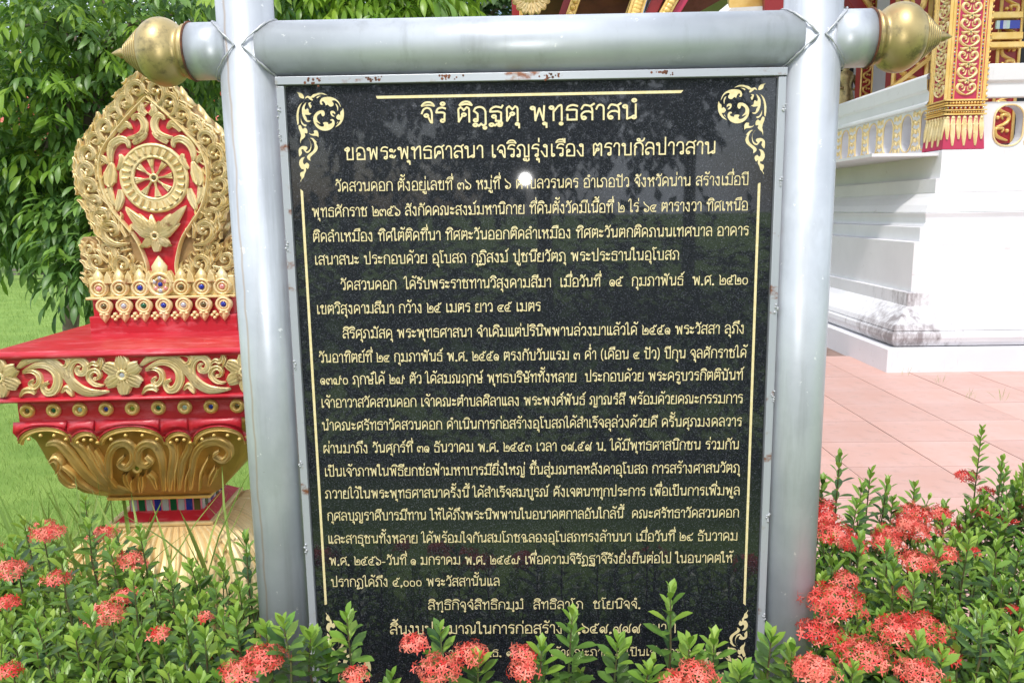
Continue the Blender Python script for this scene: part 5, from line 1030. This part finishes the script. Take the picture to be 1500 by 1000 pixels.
# --- long grass among the shrubs and the lawn
GRT = leaf_tmpl(5, .022, .3, .45)
GRS2 = leaf_tmpl(2, .055, .0, .35)
def grass_patch(name, pts, parent, sc, kind='stuff', tmpl=None):
    n = len(pts); d = np.c_[NR.normal(0, .32, n), NR.normal(0, .32, n), np.ones(n)]; M = frames(pts, d, NR.normal(0, 1, (n, 3)) + [0, 0, .2], sc); return bake(name, tmpl or GRT, M, np.clip(NR.normal(.5, .28, n), 0, 1), [M_GRS], None, parent, kind)
tufts = [(-1.52, 2.42, 'tuft of long pale grass at the left foot of the stone pedestal', 60, .34), (-1.36, 2.16, 'thin long grass blades in front of the gold lotus base', 14, .46), (-1.02, 2.12, 'few tall grass blades between the mirror neck and the left post', 12, .5), (-1.78, 2.3, 'clump of long grass on the lawn edge, farthest left', 60, .3), (-.86, 2.2, 'grass blades beside the left silver post', 8, .55)]
for x_, y_, lab, n, hh in tufts:
    n = int(n * 1.2)
    root = thing('grass_tuft', lab, 'grass', (x_, y_, 0), 0, 'tufts of long grass'); P = np.c_[NR.normal(0, .08, n), NR.normal(0, .05, n), np.full(n, .12)]; grass_patch('blades', P, root, NR.uniform(.75, 1.25, n) * hh + .1)
n = 90000; yy = 2.2 + NR.uniform(0, 1, n) ** 2.0 * 17; xx = -yy * NR.uniform(.34, .80, n) - .1; h_ = .026 + .0028 * yy
gp = grass_patch('lawn_grass', np.c_[xx, yy, np.full(n, -.02)], None, h_ * NR.uniform(.6, 1.3, n), tmpl=GRS2); gp['kind'] = 'stuff'; gp['label'] = 'short bright green lawn grass'; gp['category'] = 'grass'
wd = [(1.49, .3), (1.53, .4), (1.36, .3), (1.59, .25)]
for k, (px_, py_) in enumerate([(1209 + 36, 518), (1325, 551), (1375, 562), (1416, 585), (1465, 588)]):
    p = atZ(px_, py_, .008); root = thing('weed', ['small green weed at the foot of the left white base', 'dry weed in the tile joint just below the white base corner', 'little grass tuft in the tile joint, middle of the terrace', 'flat weed on a dark tile joint', 'thin weed sprout on the right part of the terrace'][k], 'weed', tuple(p), 0, 'weeds in the terrace joints')
    m_ = 9; P = np.c_[NR.normal(0, .03, m_), NR.normal(0, .01, m_), np.zeros(m_)]; grass_patch('blades', P, root, NR.uniform(.05, .11, m_))

# --- trees
TRT = leaf_tmpl(5, .31, .14, .42); FAT = leaf_tmpl(2, .6, .15, .2); TRO = tone_meshes('leaf', TRT, [M_TRL, M_TRY], 't')
def twigs(cent, n, ln, droop=.35, nl=8, tw=.22):
    """leafy twigs around centres (m,3+radius)"""
    pos = []; dr = []; nr = []; sc = []; tn = []; mi = []
    for _ in range(n):
        cx_, cy_, cz_, rr_, yg = cent[R.randrange(len(cent))]; v = NR.normal(0, 1, 3); v /= np.linalg.norm(v); rad = rr_ * R.uniform(.55, 1) ** .5; p = np.array([cx_, cy_, cz_]) + v * rad * np.array([1, .8, .85])
        ax = _n(v * .8 + NR.normal(0, .5, 3) + np.array([0, -.15, -droop * .3])); sd_ = _n(np.cross(ax, [0, 0, 1.])); base_t = np.clip(R.gauss(.45, .22) + v[2] * .15, 0, 1); fresh = R.random() < yg
        for k in range(nl):
            t_ = k / (nl - 1); q = p + ax * tw * t_ + np.array([0, 0, -droop * .25 * t_ * t_ * tw]); s_ = 1 if k % 2 else -1
            d = ax * .75 + sd_ * s_ * (.9 if k < nl - 1 else 0) + np.array([0, 0, -droop]) + NR.normal(0, .12, 3); pos.append(q); dr.append(d); nr.append(np.array([0, 0, 1.]) + NR.normal(0, .25, 3)); sc.append(ln * R.uniform(.7, 1.2)); tn.append(base_t + R.gauss(0, .1)); mi.append(1 if fresh else 0)
    pos, dr, nr, sc = map(np.array, (pos, dr, nr, sc)); return frames(pos, dr, nr, sc), np.clip(np.array(tn), 0, 1), np.array(mi)
def tree(name, label, base, trunk_pts, cent, n, ln, nobj=0, tmpl=TRT, mats=(M_TRL, M_TRY), nl=8, tw=.22, droop=.45, group=None, cat='tree', tr=.05):
    root = thing(name, label, cat, base, 0, group); mb = MB(); b0 = np.array(base)
    mb.tube([np.array(p) - b0 for p in trunk_pts], list(np.linspace(tr, tr * .5, len(trunk_pts))), 9); obj('trunk', mb, M_BARK, root, True)
    mb = MB(); topp = np.array(trunk_pts[-1])
    for c in cent: c3 = np.array(c[:3]); mb.tube([topp - b0 - [0, 0, .2 * R.random()], (topp + c3) / 2 - b0 + NR.normal(0, .08, 3), c3 - b0], [tr * .4, tr * .28, tr * .1], 6)
    obj('branch', mb, M_BARK, root, True)
    M, tn, mi = twigs(cent, n, ln, droop, nl, tw)
    if nobj: plant_leaves(root, base, tmpl, TRO, M, tn, mi, nobj, list(mats))
    else: bake('crown', tmpl, M, tn, list(mats), mi, root, origin=base)
A3 = lambda px_, py_, Y, r, y: (*atY(px_, py_, Y), r, y)
tree('leafy_tree', 'glossy leaved green tree close behind the gold stone, at the left', (-2.6, 4.3, 0), [(-2.6, 4.3, 0), (-2.55, 4.3, .9), (-2.4, 4.35, 1.8), (-2.3, 4.4, 2.4)],
     [A3(20, 40, 4.2, .36, .55), A3(110, 60, 4.1, .34, .55), A3(60, 170, 4.2, .36, .55), A3(150, 160, 4.4, .34, .2), A3(60, 215, 4.3, .26, .15), A3(90, 258, 4.2, .20, .2), A3(165, 290, 4.2, .14, .2), A3(20, 262, 4.3, .2, .1), A3(-60, 120, 4.3, .4, .2), A3(-80, 240, 4.4, .3, .1), A3(200, 30, 4.4, .36, .3), A3(260, 20, 4.3, .34, .3), A3(300, 150, 4.6, .36, .1), A3(120, -60, 4.3, .42, .3), A3(330, 280, 4.7, .34, 0), A3(20, 335, 4.2, .06, .1), A3(125, 335, 4.0, .07, .15), A3(122, 395, 3.9, .03, .0), A3(230, 200, 4.8, .4, 0)], 1300, .086, 300, nl=9)
tree('leafy_tree', 'bright yellow green tree showing over the top rail beside the left post', (-.75, 4.4, 0), [(-.75, 4.4, 0), (-.8, 4.4, 1.2), (-.7, 4.4, 2.3)],
     [A3(430, 0, 4.2, .18, .5), A3(520, -10, 4.0, .24, .9), A3(590, -20, 4.0, .24, .95), A3(630, 10, 4.1, .12, .9), A3(470, -60, 4.1, .3, .7), A3(560, -80, 4.2, .3, .7)], 420, .085, 120, nl=8)
tree('dark_leafy_tree', 'shaded dark green tree filling the gap behind the leafy tree on the left', (-3.6, 6.6, 0), [(-3.6, 6.6, 0), (-3.5, 6.6, 1.6), (-3.3, 6.6, 2.6)],
     [A3(40, 60, 6.6, .8, 0), A3(150, 120, 6.4, .8, .05), A3(260, 60, 6.6, .8, .05), A3(340, 200, 6.6, .6, 0), A3(20, 215, 6.6, .5, 0), A3(130, 235, 6.4, .45, 0), A3(230, 300, 6.6, .5, 0), A3(-60, 60, 6.4, .9, 0), A3(330, 60, 6.8, .7, 0), A3(420, 20, 7.2, .5, .1), A3(60, 285, 6.6, .2, 0), A3(330, 330, 6.8, .5, 0)], 2300, .105, 0, nl=7, tw=.3, tr=.09)
# red flowered bush behind
root = thing('flowering_bush', 'bush with scattered coral red blossoms seen through the tree on the left', 'bush', (-4.5, 5.6, 0)); 
P = []; 
for _ in range(150):
    px_, py_ = R.gauss(45, 32), R.gauss(195, 36); 
    if R.random() < .15: px_, py_ = R.uniform(300, 350), R.uniform(130, 180)
    P.append(atY(px_, py_, R.uniform(5.3, 5.8)))
P = np.array(P); n = len(P); M = frames(P, NR.normal(0, 1, (n, 3)), NR.normal(0, 1, (n, 3)) + [0, -1.5, .3], NR.uniform(.03, .055, n)); bake('blossoms', FLT, M, NR.uniform(.5, 1, n), [M_IXF], None, root, None, origin=(-4.5, 5.6, 0))
M, tn, mi = twigs([(*atY(45, 200, 6.1), .45, 0), (*atY(-10, 220, 6.1), .4, 0), (*atY(70, 265, 6.0), .25, 0)], 200, .09); bake('foliage', TRT, M, tn, [M_TRL, M_TRY], mi, root, origin=(-4.5, 5.6, 0))
mb = MB(); mb.tube([(0, .5, 0), (.1, .5, 1.2), (.3, .5, 1.8)], [.04, .03, .01], 6); obj('trunk', mb, M_BARK, root)
# far trees
FT = [('broad dark tree far behind, at the left edge of the photo', 40, 22, 3.6, 5.5), ('tall grey green tree far behind the left post', 330, 24, 3.8, 7.5), ('tall feathery tree with sky gaps over the middle of the rail', 600, 26, 3.4, 8.5), ('grey green tree beside the temple eaves, far behind', 710, 24, 2.6, 7.0), ('distant tree low behind the lawn on the left', 160, 27, 3.6, 4.0), ('large distant tree between the left post and the feathery tree', 470, 28, 3.8, 8.0)]
for lab, px_, Y, rr_, zc in FT:
    p = atY(px_, 300, Y); b0 = (p[0], Y, 0); ce = [(p[0] + R.uniform(-1, 1) * rr_ * .75, Y + R.uniform(-1, 1), zc + R.uniform(-.75, .6) * rr_, rr_ * .5, 0) for _ in range(13)]
    tree('distant_tree', lab, b0, [b0, (p[0] + .1, Y, zc * .5), (p[0], Y, zc)], ce, 620, .34, tmpl=FAT, mats=(M_FAR, M_FAR), nl=6, tw=.8, droop=.2, group='distant trees', tr=.22)
mb = MB(); 
M, tn, mi = twigs([(x_, 30, R.uniform(.8, 2.4), 1.7, 0) for x_ in np.linspace(-32, 2, 18)], 1500, .34, .1, 6, .7); o = bake('far_hedge', FAT, M, tn, [M_FAR], None, None); o['label'] = 'dark hedge mass closing the lawn in the distance'; o['category'] = 'hedge'
# a weathered timber pile beneath the tree
root = thing('timber_pile', 'grey weathered boards stacked under the tree on the left', 'timber', tuple(atZ(70, 408, 0)))
for k in range(7):
    mb = MB(); mb.box((R.uniform(-.2, .3), R.uniform(-.1, .2), .12 + k * .11), (1.6, .16, .045), rz=R.uniform(-.5, .4)); obj('board', mb, mat('old_timber', (.20, .17, .15), .8, 0, var=(.11, .09, .08), vscale=5) if k == 0 else bpy.data.materials['old_timber'], root, bevel=.004)
# trees and an added hedge behind the camera, mirrored in the granite
for lab, x_, y_, zc, rr_, nn in (('large tree behind the photographer on the left, mirrored in the board', -2.6, -8.5, 4.0, 3.0, 700), ('round tree behind the photographer, mirrored in the board centre', .3, -9.5, 3.6, 2.0, 460), ('slender tree behind the photographer on the right', 3.1, -12, 3.7, 1.0, 150)):
    b0 = (x_, y_, 0); ce = [(x_ + R.uniform(-1, 1) * rr_ * .7, y_ + R.uniform(-1, 1), zc + R.uniform(-.9, .7) * rr_ * .8, rr_ * .5, 0) for _ in range(9)]
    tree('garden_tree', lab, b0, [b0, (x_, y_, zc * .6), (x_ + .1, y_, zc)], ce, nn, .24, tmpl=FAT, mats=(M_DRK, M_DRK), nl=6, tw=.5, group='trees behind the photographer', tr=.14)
M, tn, mi = twigs([(x_, -1.5, z_, .36, 0) for x_ in np.linspace(-3.4, 3.8, 22) for z_ in (.25, .75, 1.1)], 2600, .085, .1, 7, .2); o = bake('added_hedge', FAT, M, tn, [M_DRK], None, None); o['label'] = 'added chest high hedge behind the photographer, darkening the board reflection'; o['category'] = 'hedge'  # hedge added out of view to cover the lawn's bright reflection
